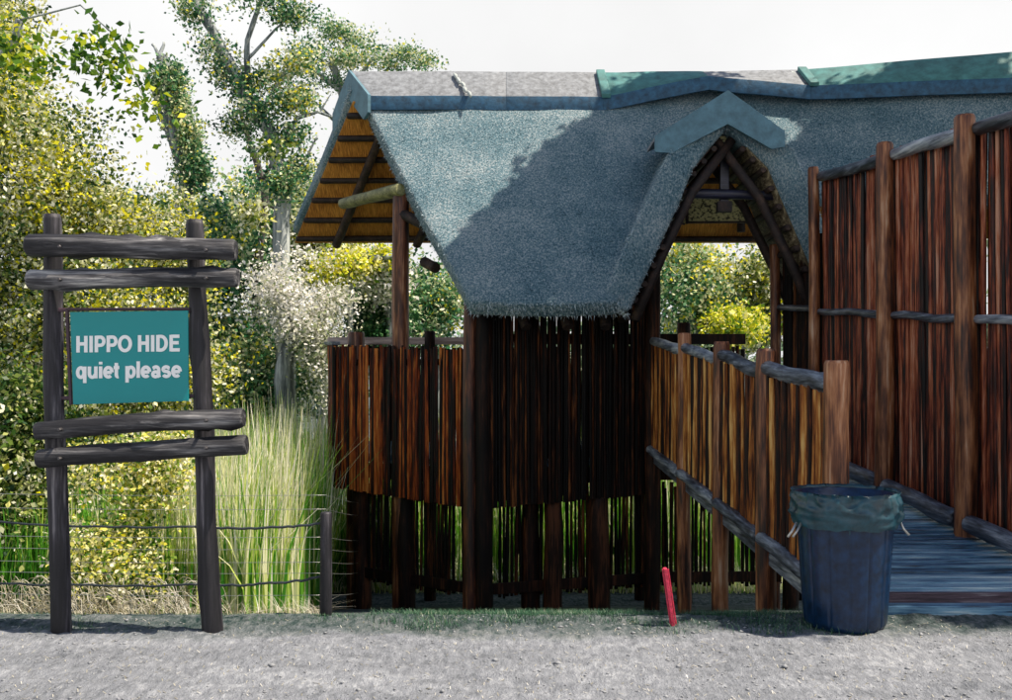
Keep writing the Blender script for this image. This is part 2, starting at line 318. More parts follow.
# ------------------------------------------------------------ thatched hide
hide = root('thatched_hide', 'brown pole-walled bird hide on stilts under a grey thatched roof', 'hide', (0.8, 13.5, -1.5))
TH = .28
SAMPLES = []      # outer quads for straw stubs
def shell(name, outer, inner, material, parent, bevel=.07, stub=True):
    """outer / inner: equal grids of points [row][col]; closed solid between them"""
    nr, nc = len(outer), len(outer[0]); V = [Vector(p) for r in outer for p in r]+[Vector(p) for r in inner for p in r]; o_ = nr*nc; F = []
    for i in range(nr-1):
        for j in range(nc-1):
            a, b_, c, d = i*nc+j, i*nc+j+1, (i+1)*nc+j+1, (i+1)*nc+j
            F.append((a, b_, c, d)); F.append((o_+a, o_+d, o_+c, o_+b_))
            if stub: SAMPLES.append((V[a], V[b_], V[c], V[d]))
    def side(ids):
        for a, b_ in zip(ids[:-1], ids[1:]):
            F.append((a, o_+a, o_+b_, b_))
            if stub: SAMPLES.append((V[a], V[o_+a], V[o_+b_], V[b_]))
    side([j for j in range(nc)]); side([(nr-1)*nc+j for j in range(nc)][::-1])
    side([i*nc for i in range(nr)][::-1]); side([i*nc+nc-1 for i in range(nr)])
    ob = build(name, V, F, material, parent, smooth=True, bevel=bevel)
    return ob
def lerp(a, b_, t_): return Vector(a)*(1-t_)+Vector(b_)*t_
def poly_at(pts, t_):     # t in 0..len-1
    i = min(int(t_), len(pts)-2); return lerp(pts[i], pts[i+1], t_-i)
def slope_shell(name, tops, bots, off, nu=4, nv=10, sag=.05, bevel=.08, rough=.035, material=None):
    outer, inner = [], []
    for j in range(nv+1):
        t_ = j/nv; ro, ri = [], []
        for i in range((len(tops)-1)*nu+1):
            a, b_ = poly_at(tops, i/nu), poly_at(bots, i/nu)
            p = lerp(a, b_, t_); p.z -= sag*math.sin(math.pi*t_)
            nn = Vector((0, -.8, .58)) if off.y > 0 else Vector((0, .7, .7))
            p += nn*rough*(noise.noise(p*1.1)+.6*noise.noise(p*3.1))
            ro.append(p); ri.append(p+off*(.75+.25*math.sin(math.pi*min(1, t_*1.2))))
        outer.append(ro); inner.append(ri)
    return shell(name, outer, inner, material or M['thatch'], hide, bevel)
ZR = 5.72
# front slope, left of the dormer (its right side follows the valley)
def fy(z): return 11.5+(z-2.23)/1.428
offF = Vector((0, .21, -.20))
slope_shell('thatch', [(-2.16, 14, ZR), (-1.0, 14, ZR), (.3, 14, ZR), (1.6, 14, ZR), (2.3, 14, ZR), (2.9, 14, ZR)],
            [(-.41, 11.5, 2.38), (.2, 11.46, 2.36), (.8, 11.45, 2.36), (1.28, 11.52, 2.38), (1.75, fy(3.2), 3.2), (2.85, fy(4.95), 4.95)], offF, 4, 12)
# front slope right of the dormer
slope_shell('thatch', [(2.6, 14.01, ZR-.02), (3.3, 14, ZR), (4.1, 13.93, ZR), (6.7, 13.22, ZR), (9.5, 12.3, ZR)],
            [(2.6, fy(4.9)+.02, 4.9), (3.4, fy(4.4), 4.4), (4.0, 12.62, 3.8), (6.7, 11.9, 3.7), (9.5, 11.0, 3.6)], offF, 4, 8)
# rear slope
offR = Vector((0, -.22, -.32))
rt = [(-2.16, 14.02, ZR), (.3, 14.02, ZR), (2.7, 14.02, ZR), (4.1, 13.95, ZR), (6.7, 13.24, ZR), (9.5, 12.32, ZR)]
rb = [(-3.40, 16, 3.98), (-.8, 16, 3.98), (2.4, 16, 3.98), (5, 16, 3.98), (7.5, 15.4, 3.98), (10.5, 14.4, 3.98)]
slope_shell('thatch', rt, rb, offR, 3, 7)
# golden lining below the rear slope and battens, rafters
lin_o, lin_i = [], []
for j in range(7):
    t_ = j/6; a = [lerp(poly_at(rt, i/2), poly_at(rb, i/2), .02+t_*.975)+offR*1.04+Vector((.07, -.02, -.04)) for i in range(11)]
    lin_o.append(a); lin_i.append([p+Vector((0, -.015, -.02)) for p in a])
shell('reed_lining', lin_o, lin_i, M['reedlining'], hide, 0, False)
BT0 = Vector((.07, -.05, -.07))+offR*1.05
for j in range(7):
    t_ = .1+j*.143; p = lerp(rt[0], rb[0], t_)+BT0; q = lerp(rt[3], rb[3], t_)+BT0
    log('batten', p, q, .046, .046, M['rafter'], hide, 6, 8, .1, .02)
for k_, x in enumerate((-1.55, -.3, .9, 2.15, 3.4)):
    u = (x+2.16)/(2.7+2.16)*2
    a = Vector((x, 14.02, ZR-.05)); b_ = Vector((x-1.1, 15.9, 3.98)); o_ = offR*1.1+Vector((0, -.06, -.09))
    log('rafter', a+o_, b_+o_, .06, .07, M['rafter'], hide, 8, 6, .12)
# front rafters under the front slope, and the gable rafters
for x0, x1 in ((-1.95, -.25), (-.9, .25), (.1, .75), (1.1, 1.2)):
    a = Vector((x0, 13.9, ZR-.2)); b_ = Vector((x1, 11.75, 2.42)); o_ = offF*1.1+Vector((0, .06, -.09))
    log('rafter', a+o_, b_+o_, .06, .07, M['rafter'], hide, 8, 6, .12)
vg = Vector((.573, -.82, 0))
log('rafter', Vector((-2.08, 14, 5.28)), Vector((-3.2, 15.9, 3.62)), .05, .06, M['rafter'], hide, 8, 6, .1)
# dormer over the entrance
def dorm(pxs, side):
    o_, b_ = [], []
    for px, py in pxs:
        z = 1.6-(py-370)/1000*12.0; yf = 12.2 if z > 4.6 else (12.2-(4.6-z)/2.4*.72 if side < 0 else 12.25)
        x = (px-506)/1000*yf; z = 1.6-(py-370)/1000*yf
        o_.append(Vector((x, yf, z))); b_.append(Vector((x, max(yf+.25, min(fy(z)+.35, 13.8)), z)))
    return o_, b_
Lp = [(728, 100), (694, 124), (668, 152), (651, 192), (633, 230), (616, 266), (600, 299)]
Rp = [(728, 100), (764, 124), (793, 150), (812, 192), (830, 234), (848, 276), (862, 312)]
for pr, sd in ((Lp, -1), (Rp, 1)):
    fr, bk = dorm(pr, sd)
    inn = []
    for i, p in enumerate(fr):
        d = (fr[min(i+1, len(fr)-1)]-fr[max(i-1, 0)]); d.y = 0; nn = Vector((-d.z*sd, 0, d.x*sd)).normalized()
        if nn.z > 0: nn = -nn
        q = p+nn*((.37 if i > 1 else .34) if i else .42)
        if i == 0: q.x = p.x
        inn.append(q)
    outer, inner = [], []
    for j in range(4):
        t_ = j/3
        outer.append([lerp(a, b_, t_)+Vector((noise.noise(a*2)*.03, 0, noise.noise(b_*2)*.03)) for a, b_ in zip(fr, bk)])
        inner.append([Vector((c.x, lerp(a, b_, t_).y, c.z)) for a, b_, c in zip(fr, bk, inn)])
    shell('thatch', outer, inner, M['thatch'], hide, .07)
    # lining, battens and pole rafters on the inner side
    if True:
        li = [[Vector((c.x-sd*.012, y_, c.z-.008)) for c in inn[1:]] for y_ in (12.3, 13.6)]
        lo = [[p+Vector((sd*.02, 0, .012)) for p in r] for r in li]
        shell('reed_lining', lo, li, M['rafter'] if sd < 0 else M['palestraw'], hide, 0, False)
        for i in range(1, len(inn)):
            for t_ in (0, .5):
                if i == len(inn)-1 and t_: continue
                c = lerp(inn[i], inn[min(i+1, len(inn)-1)], t_); y0 = 12.3-(.35 if c.z < 3.2 and sd < 0 else 0)
                log('batten', (c.x-sd*.045, y0, c.z-.02), (c.x-sd*.045, 13.7, c.z-.02), .042, .042, M['rafter'], hide, 6, 3, .1)
        for y_ in (12.42, 13.2):
            c0, c1 = inn[0], inn[-1]
            pts = [Vector((c.x-sd*.12, y_ - (.5*(i/6) if sd < 0 and y_ < 13 else 0), c.z-.06)) for i, c in enumerate(inn)]
            pts = [pts[0], lerp(pts[0], pts[-1], .33)+Vector((sd*.12, 0, .05)), lerp(pts[0], pts[-1], .66)+Vector((sd*.08, 0, .03)), pts[-1]]; V, F = tubeva(pts, [.062]*len(pts), 8, .12, 3)
            build('rafter', V, F, M['rafter'], hide, smooth=True)
# tie beam and king post
log('tie_beam', P(672, 193, 12.55), P(783, 196, 12.55), .065, .06, M['beamblue'], hide, 10, 6, .1)
box('king_post', P(724, 180, 12.6), (.055, .045, .32), M['beamblue'], hide)
box('king_post_foot', P(724, 207, 12.5), (.09, .06, .065), M['rafter'], hide)
beam('collar_board', P(700, 140, 12.5), P(752, 138, 12.5), .03, .07, M['chart'], hide)
log('hanger', P(672, 232, 15.6), P(672, 215, 15.6), .07, .07, M['rafter'], hide, 8, 2)
log('hanger', P(741, 232, 15.4), P(741, 195, 15.4), .06, .06, M['rafter'], hide, 8, 2)
# ridge caps
def cap_run(pts, lips, mats, name='ridge_cap'):
    for i in range(len(pts)-1):
        a, b_ = Vector(pts[i]), Vector(pts[i+1]); la, lb = lips[i], lips[i+1]
        n_ = 6; o1, i1 = [], []
        rows = []
        for j in range(n_+1):
            t_ = j/n_; r = lerp(a, b_, t_); lp = la*(1-t_)+lb*t_
            w_ = Vector((0, 0, 1)); zz = .012*noise.noise(r*2.5)
            if i == 0: kx = (-.0, .32)
            yo = .44
            sk = (1-t_)*.31 if i == 0 else 0      # the gable end is skewed in plan
            rows.append([r+Vector((-sk*.9, .45, lp+zz)), r+Vector((0, 0, .06+zz)), r+Vector((sk, -yo, lp+zz))])
        T = .05
        inner = [[rows[j][0]+Vector((0, -.03, -T)), rows[j][1]+Vector((0, 0, -T*1.4)), rows[j][2]+Vector((0, .03, -T))] for j in range(n_+1)]
        shell(name, rows, inner, mats[i], hide, .008, False)
        # lip board along the lower front edge
        fl = [rows[j][2]+Vector((0, -.012, .012)) for j in range(n_+1)]
        lo = [[p, p+Vector((0, -.008, -.19))] for p in fl]; li = [[p+Vector((0, .03, 0)), p+Vector((0, .03, -.19))] for p in fl]
        shell('ridge_lip', lo, li, M['caplip'], hide, .004, False)
RP = [(-2.16, 13.98, ZR), (.0, 14.0, ZR), (1.32, 14.03, ZR), (2.75, 13.98, ZR), (4.1, 13.9, ZR), (6.7, 13.18, ZR+.02), (9.5, 12.26, ZR+.05)]
cap_run(RP, [-.42, -.42, -.42, -.15, -.30, -.42, -.45], [M['cap'], M['cap'], M['capteal'], M['cap'], M['capteal'], M['capteal']])
# joint collars between caps
for x, y in ((1.32, 13.98), (4.1, 13.85)):
    for s in (-1,):
        V = [Vector((x-.06, y, ZR+.085)), Vector((x+.06, y, ZR+.085)), Vector((x+.10, y-.46, ZR-.385)), Vector((x-.02, y-.46, ZR-.385))]
        if x > 4: V[2].z += .12; V[3].z += .12
        V2 = [p+Vector((0, .03, -.05)) for p in V]
        build('cap_joint', V+V2, [(0, 1, 2, 3), (7, 6, 5, 4), (0, 4, 5, 1), (1, 5, 6, 2), (2, 6, 7, 3), (3, 7, 4, 0)], M['capteal'] if x > 0 else M['cap'], hide, bevel=.01)
for x0_, n2 in ((-.72, 5), (3.95, 4)):
    for q_ in range(n2):
        a_ = Vector((x0_+q_*.05+random.uniform(-.02, .02), 13.9-q_*.085, ZR+.0-q_*.085 + (.03 if x0_ > 0 else .0)))
        V, F = tubeva([a_, a_+Vector((.03, -.06, -.052)), a_+Vector((.05, -.12, -.11))], [.012, .03, .012], 8, .6, q_+x0_)
        build('mortar_patch', V, F, M['mortar'], hide, smooth=True)
def chevron(name, apex, l_, r_, hA, hE, nrm, material):
    """front board: apex, left and right outer points, heights at apex and ends"""
    apex, l_, r_ = Vector(apex), Vector(l_), Vector(r_); dn = Vector((0, 0, -1))
    ring = [apex, r_, r_+dn*hE, lerp(r_, apex, .23)+dn*(hE*1.75), apex+dn*hA, lerp(l_, apex, .23)+dn*(hE*1.75), l_+dn*hE, l_]
    b_ = [p+Vector(nrm)*.045 for p in ring]; k = len(ring)
    F = [(0, 1, 2, 3, 4), (0, 4, 5, 6, 7), tuple(k+i for i in (4, 3, 2, 1, 0)), tuple(k+i for i in (7, 6, 5, 4, 0))]
    F += [(i, k+i, k+(i+1) % k, (i+1) % k) for i in range(k)]
    return build(name, ring+b_, F, material, hide, bevel=0)
gn = Vector((.82, .573, 0))
ga = Vector((-2.2, 13.97, ZR+.07))
chevron('gable_end_board', ga, ga+Vector((-.30, .43, -.50)), ga+Vector((.335, -.48, -.47)), .40, .24, gn, M['capend'])
chevron('dormer_front_board', P(728, 90, 12.1), P(655, 148-12, 12.1), P(785, 131, 12.1), .41, .19, (0, 1, 0), M['capend'])
for sd, ex, ey in ((-1, 655, 136), (1, 785, 131)):      # dormer ridge cap slopes behind the board
    a, b_ = P(728, 90, 12.145), P(ex, ey, 12.145)
    V = [a, b_, b_+Vector((0, .7 if sd < 0 else .9, 0)), a+Vector((0, 1.6, 0))]; V2 = [p+Vector((0, 0, -.05)) for p in V]
    V = [p+Vector((0, 0, -.004)) for p in V]
    build('dormer_cap', V+V2, [(0, 1, 2, 3), (7, 6, 5, 4), (0, 4, 5, 1), (1, 5, 6, 2), (2, 6, 7, 3), (3, 7, 4, 0)], M['cap'], hide)
# straw stubs over every thatch face
def stubs(n_):
    q = np.array([[tuple(p) for p in s] for s in SAMPLES]); nrm = np.cross(q[:, 2]-q[:, 0], q[:, 3]-q[:, 1]); ar = np.linalg.norm(nrm, axis=1)
    nrm = nrm/(ar[:, None]+1e-9); vis = ar*np.where(q[:, :, 1].mean(1) > 14.1, .15, 1.0); pid = rng.choice(len(q), n_, p=vis/vis.sum())
    u, v_ = rng.random((n_, 1)), rng.random((n_, 1)); Q = q[pid]
    p = (Q[:, 0]*(1-u)+Q[:, 1]*u)*(1-v_)+(Q[:, 3]*(1-u)+Q[:, 2]*u)*v_
    N = nrm[pid]; toward = np.array([0, -1, .3]); N = np.where(((N*toward).sum(1) < 0)[:, None], -N, N)
    d = np.array([0, -.55, -.8])*.9+N*.55+rng.normal(0, .42, (n_, 3)); d /= np.linalg.norm(d, axis=1)[:, None]
    L = rng.uniform(.02, .06, (n_, 1))*np.where(p[:, 2:3] < 2.35, 1.35, 1); s = np.cross(d, rng.normal(0, 1, (n_, 3))); s /= np.linalg.norm(s, axis=1)[:, None]; W_ = .0045
    p = p-N*.01
    V = np.concatenate([p-s*W_, p+s*W_, p+d*L], 1).reshape(-1, 3); F = np.arange(3*n_).reshape(-1, 3)
    o = fast('straw_stub', V, F, M['straw'], hide); o['kind'] = 'stuff'
stubs(110000)

# paling meshes (shared)
PM = {}
def paling_meshes(key, material, n_=6, kk=7):
    out = []
    for s in range(n_):
        ph = random.random()*9; pts, rr = [], []
        for i in range(6):
            t_ = i/5; pts.append(Vector((.35*math.sin(ph+t_*2.6), .25*math.cos(ph*1.7+t_*2.2), t_))); rr.append(1*(1.05-.16*t_)*(1+.14*math.sin(ph*3+i*2.1)))
        V = []; F = []
        for i, p in enumerate(pts):
            for j in range(kk):
                a = 2*math.pi*j/kk; V.append(p+Vector((math.cos(a)*rr[i], math.sin(a)*rr[i], 0)))
        for i in range(5):
            for j in range(kk): F.append((i*kk+j, i*kk+(j+1) % kk, (i+1)*kk+(j+1) % kk, (i+1)*kk+j))
        F.append(tuple(range(kk))[::-1]); F.append(tuple(5*kk+j for j in range(kk)))
        me = bpy.data.meshes.new('paling'); me.from_pydata([tuple(v) for v in V], [], F); me.update()
        for pl in me.polygons: pl.use_smooth = len(pl.vertices) == 4
        me.materials.append(material); out.append(me)
    PM[key] = out
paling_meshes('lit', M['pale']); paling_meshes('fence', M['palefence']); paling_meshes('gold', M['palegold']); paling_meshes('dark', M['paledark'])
def palings(parent, a, b_, bot, top, r, gap, key, name='paling', jit=.03, holes=0):
    """bot/top: functions of t; poles from a to b_ (plan)"""
    a, b_ = Vector((*a, 0)), Vector((*b_, 0)); L = (b_-a).length; n_ = max(2, int(L/(2*r+gap)))
    for i in range(n_+1):
        t_ = min(1, max(0, (i+random.uniform(-.18, .18))/n_)); p = a.lerp(b_, t_); rr = r*random.uniform(.82, 1.2)
        if random.random() < holes: continue
        z0, z1 = bot(t_)+random.uniform(-jit, jit)*.4, top(t_)+random.uniform(-jit, jit)
        o = bpy.data.objects.new(name, random.choice(PM[key])); COL.objects.link(o); o.parent = parent
        o.location = Vector((p.x, p.y, z0))-WL[parent.name]; o.scale = (rr, rr, z1-z0); o.rotation_euler = (random.uniform(-.006, .006), random.uniform(-.012, .012), random.uniform(0, 6))
cst = lambda z: (lambda t_: z)
lin = lambda z0, z1: (lambda t_: z0+(z1-z0)*t_)
A, B, C_, D_, E_, F_ = (-.31, 12.0), (-2.29, 13.4), (-2.75, 15.6), (3.7, 15.6), (3.45, 13.05), (1.9, 13.0)
# floor joists and deck boards
dv = [Vector((x, y, .5)) for x, y in (A, B, C_, D_, (3.6, 13.0), (1.9, 12.98))]
V = [Vector((p.x*.97+.01, p.y*.98+.28, .5)) for p in dv]; V2 = [p+Vector((0, 0, -.10)) for p in V]; k = 6
build('floor_deck', V+V2, [tuple(range(k)), tuple(range(k, 2*k))[::-1]]+[(i, k+i, k+(i+1) % k, (i+1) % k) for i in range(k)], M['deck'], hide)
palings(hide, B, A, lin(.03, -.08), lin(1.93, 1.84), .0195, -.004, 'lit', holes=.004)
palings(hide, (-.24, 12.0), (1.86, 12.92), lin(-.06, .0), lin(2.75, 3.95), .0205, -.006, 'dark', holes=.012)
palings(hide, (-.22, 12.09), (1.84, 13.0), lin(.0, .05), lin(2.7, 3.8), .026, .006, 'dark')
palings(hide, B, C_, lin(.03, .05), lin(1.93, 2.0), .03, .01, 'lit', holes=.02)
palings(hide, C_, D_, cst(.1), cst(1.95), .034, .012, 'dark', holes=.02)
# rear and left rails
beam('rail_top', (-2.3, 13.5, 1.96), (-2.78, 15.6, 2.02), .12, .05, M['railY'], hide)
beam('rail_top', (-2.75, 15.5, 2.05), (.35, 15.5, 2.05), .22, .11, M['counter'], hide)
beam('rail_top', (.45, 15.5, 2.08), (3.7, 15.5, 2.08), .14, .16, M['postdark'], hide)
beam('wall_rail', (-.2, 12.14, 2.0), (1.8, 13.05, 2.0), .05, .09, M['postdark'], hide)
beam('wall_rail', (-.2, 12.14, .25), (1.8, 13.05, .25), .05, .12, M['postdark'], hide)
beam('wall_rail', (-2.2, 13.5, .3), (-.3, 12.15, .3), .05, .12, M['postdark'], hide)
beam('wall_rail', (-2.2, 13.5, 1.7), (-.3, 12.15, 1.7), .05, .08, M['postdark'], hide)
def gpost(px, Y, r, top, key='postdark', name='post', parent=hide, base=None):
    x = (px-506)/1000*Y
    return log(name, (x, Y, (gz(x, Y)-.3) if base is None else base), (x, Y, top), r*1.05, r*.93, M[key], parent, 14, 10, .08, .03)
gpost(401, 12.98, .115, 3.9, 'post')
gpost(356, 14.0, .125, 2.13, 'post')
gpost(362, 13.45, .12, -.0)
gpost(470, 12.02, .085, 2.45, 'post'); gpost(483, 12.05, .12, 2.5)
gpost(406, 12.95, .125, .1); gpost(531, 12.6, .12, .0); gpost(553, 12.5, .12, .0); gpost(599, 12.75, .14, .0)
gpost(653, 12.85, .10, 3.7, 'postdark'); gpost(775, 13.15, .07, 3.25, 'post'); gpost(790, 12.9, .1, .3)
gpost(684, 15.2, .11, 2.32); gpost(640, 15.45, .09, 3.7); gpost(800, 15.45, .09, 3.7)
gpost(430, 15.4, .09, 2.2)
log('tie_log', (-1.35, 12.85, 3.92), (-2.32, 14.15, 3.95), .085, .075, M['palelog'], hide, 10, 6, .15)
log('wall_plate', (-1.35, 12.95, 3.62), (-.2, 12.1, 3.0), .07, .07, M['rafter'], hide, 8, 4)
log('rafter', P(424, 262, 12.9), P(436, 268, 12.6), .07, .07, M['rafter'], hide, 8, 2)
# skirt of spaced palings below the floor
S = [(-2.02, 13.5), (-.3, 12.35), (2.0, 13.1), (3.6, 13.15)]
for (a, b_) in zip(S[:-1], S[1:]):
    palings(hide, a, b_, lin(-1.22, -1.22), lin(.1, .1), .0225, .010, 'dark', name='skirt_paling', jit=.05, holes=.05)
    beam('skirt_board', (a[0], a[1]-.06, -1.10), (b_[0], b_[1]-.06, -1.10), .03, .14, M['postdark'], hide)
    beam('floor_beam', (a[0], a[1]+.1, .25), (b_[0], b_[1]+.1, .25), .08, .2, M['postdark'], hide)
# notice boards hanging inside
nb = root('notice_board', 'pale yellow speckled notice board hanging under the rear eave of the hide', 'notice board', P(717, 222, 14.6), 'notice boards inside the hide')
box('board', P(717, 209, 14.6), (.42, .012, .175), M['chart'], nb, bevel=.002)
beam('frame', P(688, 222.5, 14.58), P(747, 222, 14.58), .04, .03, M['rafter'], nb); beam('frame', P(687, 195, 14.58), P(687, 224, 14.58), .04, .05, M['rafter'], nb, up=Vector((0, 1, 0)))
beam('frame', P(747, 195, 14.58), P(747, 224, 14.58), .04, .02, M['rafter'], nb, up=Vector((0, 1, 0)))
nb = root('notice_board', 'small pale speckled notice board left of the larger one inside the entrance', 'notice board', P(677, 224, 14.6), 'notice boards inside the hide')
box('board', P(677, 211, 14.6), (.12, .012, .17), M['chart'], nb, bevel=.002)
beam('frame', P(668, 224, 14.58), P(685, 224, 14.58), .04, .025, M['rafter'], nb)

# ------------------------------------------------------------ boardwalk ramp
def rz(y): return .07+.08*(y-6.75)
HX = lambda y: 2.6-.056*y
TX = lambda y: 4.33-.056*y
ramp_ = root('boardwalk_ramp', 'weathered plank ramp with a blue sheen in its colour, rising from the gravel to the hide', 'boardwalk', (3.0, 6.8, 0))
pm = None; y = 6.76; i = 0
while y < 12.9:
    x0, x1 = HX(y)+.02, TX(y)+.10
    me_o = box('plank', ((x0+x1)/2+random.uniform(-.01, .01), y+.06, rz(y)+random.uniform(-.004, .004)), ((x1-x0)/2, .0625, .018), M['deck'], ramp_, Matrix.Rotation(.0+random.uniform(-.004, .004), 3, 'Z'), bevel=.004)
    y += .137
box('front_board', (3.14, 6.73, .055), (.90, .022, .05), M['frontbeam'], ramp_)
box('ground_beam', (3.12, 6.66, .005), (.95, .05, .035), M['deck'], ramp_)
for fx in (HX, TX):
    beam('stringer', (fx(6.8)+.02, 6.8, rz(6.8)-.13), (fx(12.8)+.02, 12.8, rz(12.8)-.09), .05, .10, M['railY'] if fx is HX else M['postdark'], ramp_)
for y in (8.2, 9.7, 11.2):
    beam('cross_beam', (HX(y), y+.1, rz(y)-.15), (TX(y), y+.1, rz(y)-.15), .1, .16, M['postdark'], ramp_)

hf = root('handrail_fence', 'low pole handrail fence with golden palings on the left of the ramp', 'fence', (HX(6.7), 6.7, 0))
HY = [6.72, 8.23, 9.6, 11.1]
for y, tp, r in zip(HY, (1.665, 1.775, 1.875, 2.01), (.083, .082, .08, .076)):
    log('post', (HX(y), y, gz(HX(y), y)-.2), (HX(y), y, tp), r*1.03, r, M['postgold'], hf, 16, 10, .05, .02)
hz = lambda y: 1.475+.078*(y-6.72)
for y0, y1, r in ((6.75, 8.2, .068), (8.25, 9.58, .066), (9.62, 11.08, .062), (11.12, 12.75, .06)):
    log('handrail', (HX(y0)-.0, y0, hz(y0)), (HX(y1), y1, hz(y1)+.03), r, r*.9, M['railY'], hf, 14, 12, .07, .03, 1)
    log('bottom_rail', (HX(y0)-.05, y0, rz(y0)+.04), (HX(y1)-.05, y1, rz(y1)+.04), .06, .055, M['railY'], hf, 12, 10, .07, .015, 0)
palings(hf, (HX(6.85)-.02, 6.85), (HX(12.7)-.02, 12.7), lambda t_: rz(6.85+5.85*t_)+.06, lambda t_: hz(6.85+5.85*t_)-.02, .022, .026, 'gold', jit=.02)
# uprights below the ramp deck
tf = root('tall_screen_fence', 'tall reddish-brown pole screen fence along the right side of the ramp', 'fence', (TX(7), 7, 0))
TY = [6.75, 8.4, 9.95, 11.9]
tz = lambda y: 3.62+.078*(y-8.4)
for y, r in zip(TY, (.09, .088, .088, .066)):
    log('post', (TX(y), y, gz(TX(y), y)-.2), (TX(y), y, tz(y)+.12), r*1.04, r*.95, M['postgold'], tf, 16, 12, .05, .03)
for y0, y1 in ((6.8, 8.33), (8.45, 9.9), (10.0, 11.86)):
    log('top_rail', (TX(y0)+.06, y0, tz(y0)-.02), (TX(y1)+.06, y1, tz(y1)), .068, .058, M['railY'], tf, 14, 12, .07, .03, 1)
    log('middle_rail', (TX(y0)+.05, y0, rz(y0)+1.82), (TX(y1)+.05, y1, rz(y1)+1.82), .042, .038, M['railY'], tf, 10, 10, .08, .03, 0)
    log('kerb_rail', (TX(y0)-.02, y0+.03, rz(y0)+.13), (TX(y1)-.02, y1-.03, rz(y1)+.13), .085, .075, M['railY'], tf, 12, 12, .07, .02, 0)
palings(tf, (TX(6.6)+.15, 6.6), (TX(11.95)+.15, 11.95), lambda t_: rz(6.6+5.35*t_)+.08, lambda t_: tz(6.6+5.35*t_)+.05, .0245, -.011, 'fence', jit=.03, holes=.002)
palings(tf, (TX(6.6)+.21, 6.6), (TX(11.95)+.21, 11.95), lambda t_: rz(6.6+5.35*t_)+.1, lambda t_: tz(6.6+5.35*t_)+.02, .034, .012, 'fence', jit=.03)
palings(tf, (TX(12.0)+.12, 12.0), (TX(13.1)+.05, 13.1), lambda t_: .5, lambda t_: 3.25, .028, .006, 'dark', jit=.03)
log('middle_rail', (TX(11.95)+.03, 11.95, 2.33), (TX(13.1)-.02, 13.1, 2.42), .04, .04, M['railY'], tf, 10, 6)

# ------------------------------------------------------------ sign
sg = root('hide_sign', 'teal sign reading HIPPO HIDE quiet please on two blackened log posts', 'sign', P(135, 632, 6.15))
log('post', P(62, 645, 6.15), P(50, 214, 6.15), .062, .055, M['signpost'], sg, 14, 14, .12, .02, 3)
log('post', P(213, 645, 6.15), P(195, 220, 6.15), .062, .053, M['signpost'], sg, 14, 14, .12, .02, 3)
rails = [((28, 245), (236, 250), .070, .066), ((29, 279), (238, 277), .062, .060), ((36, 430), (244, 417), .056, .060), ((38, 459), (247, 444), .058, .062)]
for (a, b_, r0, r1) in rails:
    log('rail', P(*a, 6.02), P(*b_, 6.02), r0, r1, M['signrail'], sg, 14, 16, .075, .015, 9)
    for px in (60, 206):
        t_ = (px-a[0])/(b_[0]-a[0]); c = P(px, a[1]+(b_[1]-a[1])*t_+1, 5.955)
        V, F = tubeva([c+Vector((0, .02, 0)), c+Vector((0, -.012, 0)), c+Vector((0, -.02, 0))], [.012, .012, .007], 6)
        build('bolt', V, F, M['bolt'], sg)
bc = [P(70, 312, 6.1), P(188, 310.5, 6.1), P(188.5, 401, 6.1), P(73, 404.5, 6.1)]
V = bc+[p+Vector((0, .012, 0)) for p in bc]
board = build('board', V, [(0, 1, 2, 3), (7, 6, 5, 4), (0, 4, 5, 1), (1, 5, 6, 2), (2, 6, 7, 3), (3, 7, 4, 0)], M['signboard'], sg, bevel=.002)
beam('frame_bar', P(66, 309.5, 6.13), P(190, 309, 6.13), .02, .02, M['frame'], sg)
beam('frame_bar', P(67, 309, 6.13), P(71, 405, 6.13), .02, .025, M['frame'], sg, up=Vector((0, 1, 0)))
for a, b_ in (((58, 310), (68, 310)), ((186, 311), (198, 311)), ((60, 398), (72, 398)), ((186, 396), (202, 396))):
    beam('bracket', P(*a, 6.135), P(*b_, 6.135), .02, .025, M['frame'], sg)
def arc(cx, cy, rx, ry, a0, a1, n_=14): return [(cx+rx*math.cos(rad(a0+(a1-a0)*i/n_)), cy+ry*math.sin(rad(a0+(a1-a0)*i/n_))) for i in range(n_+1)]
W = .205
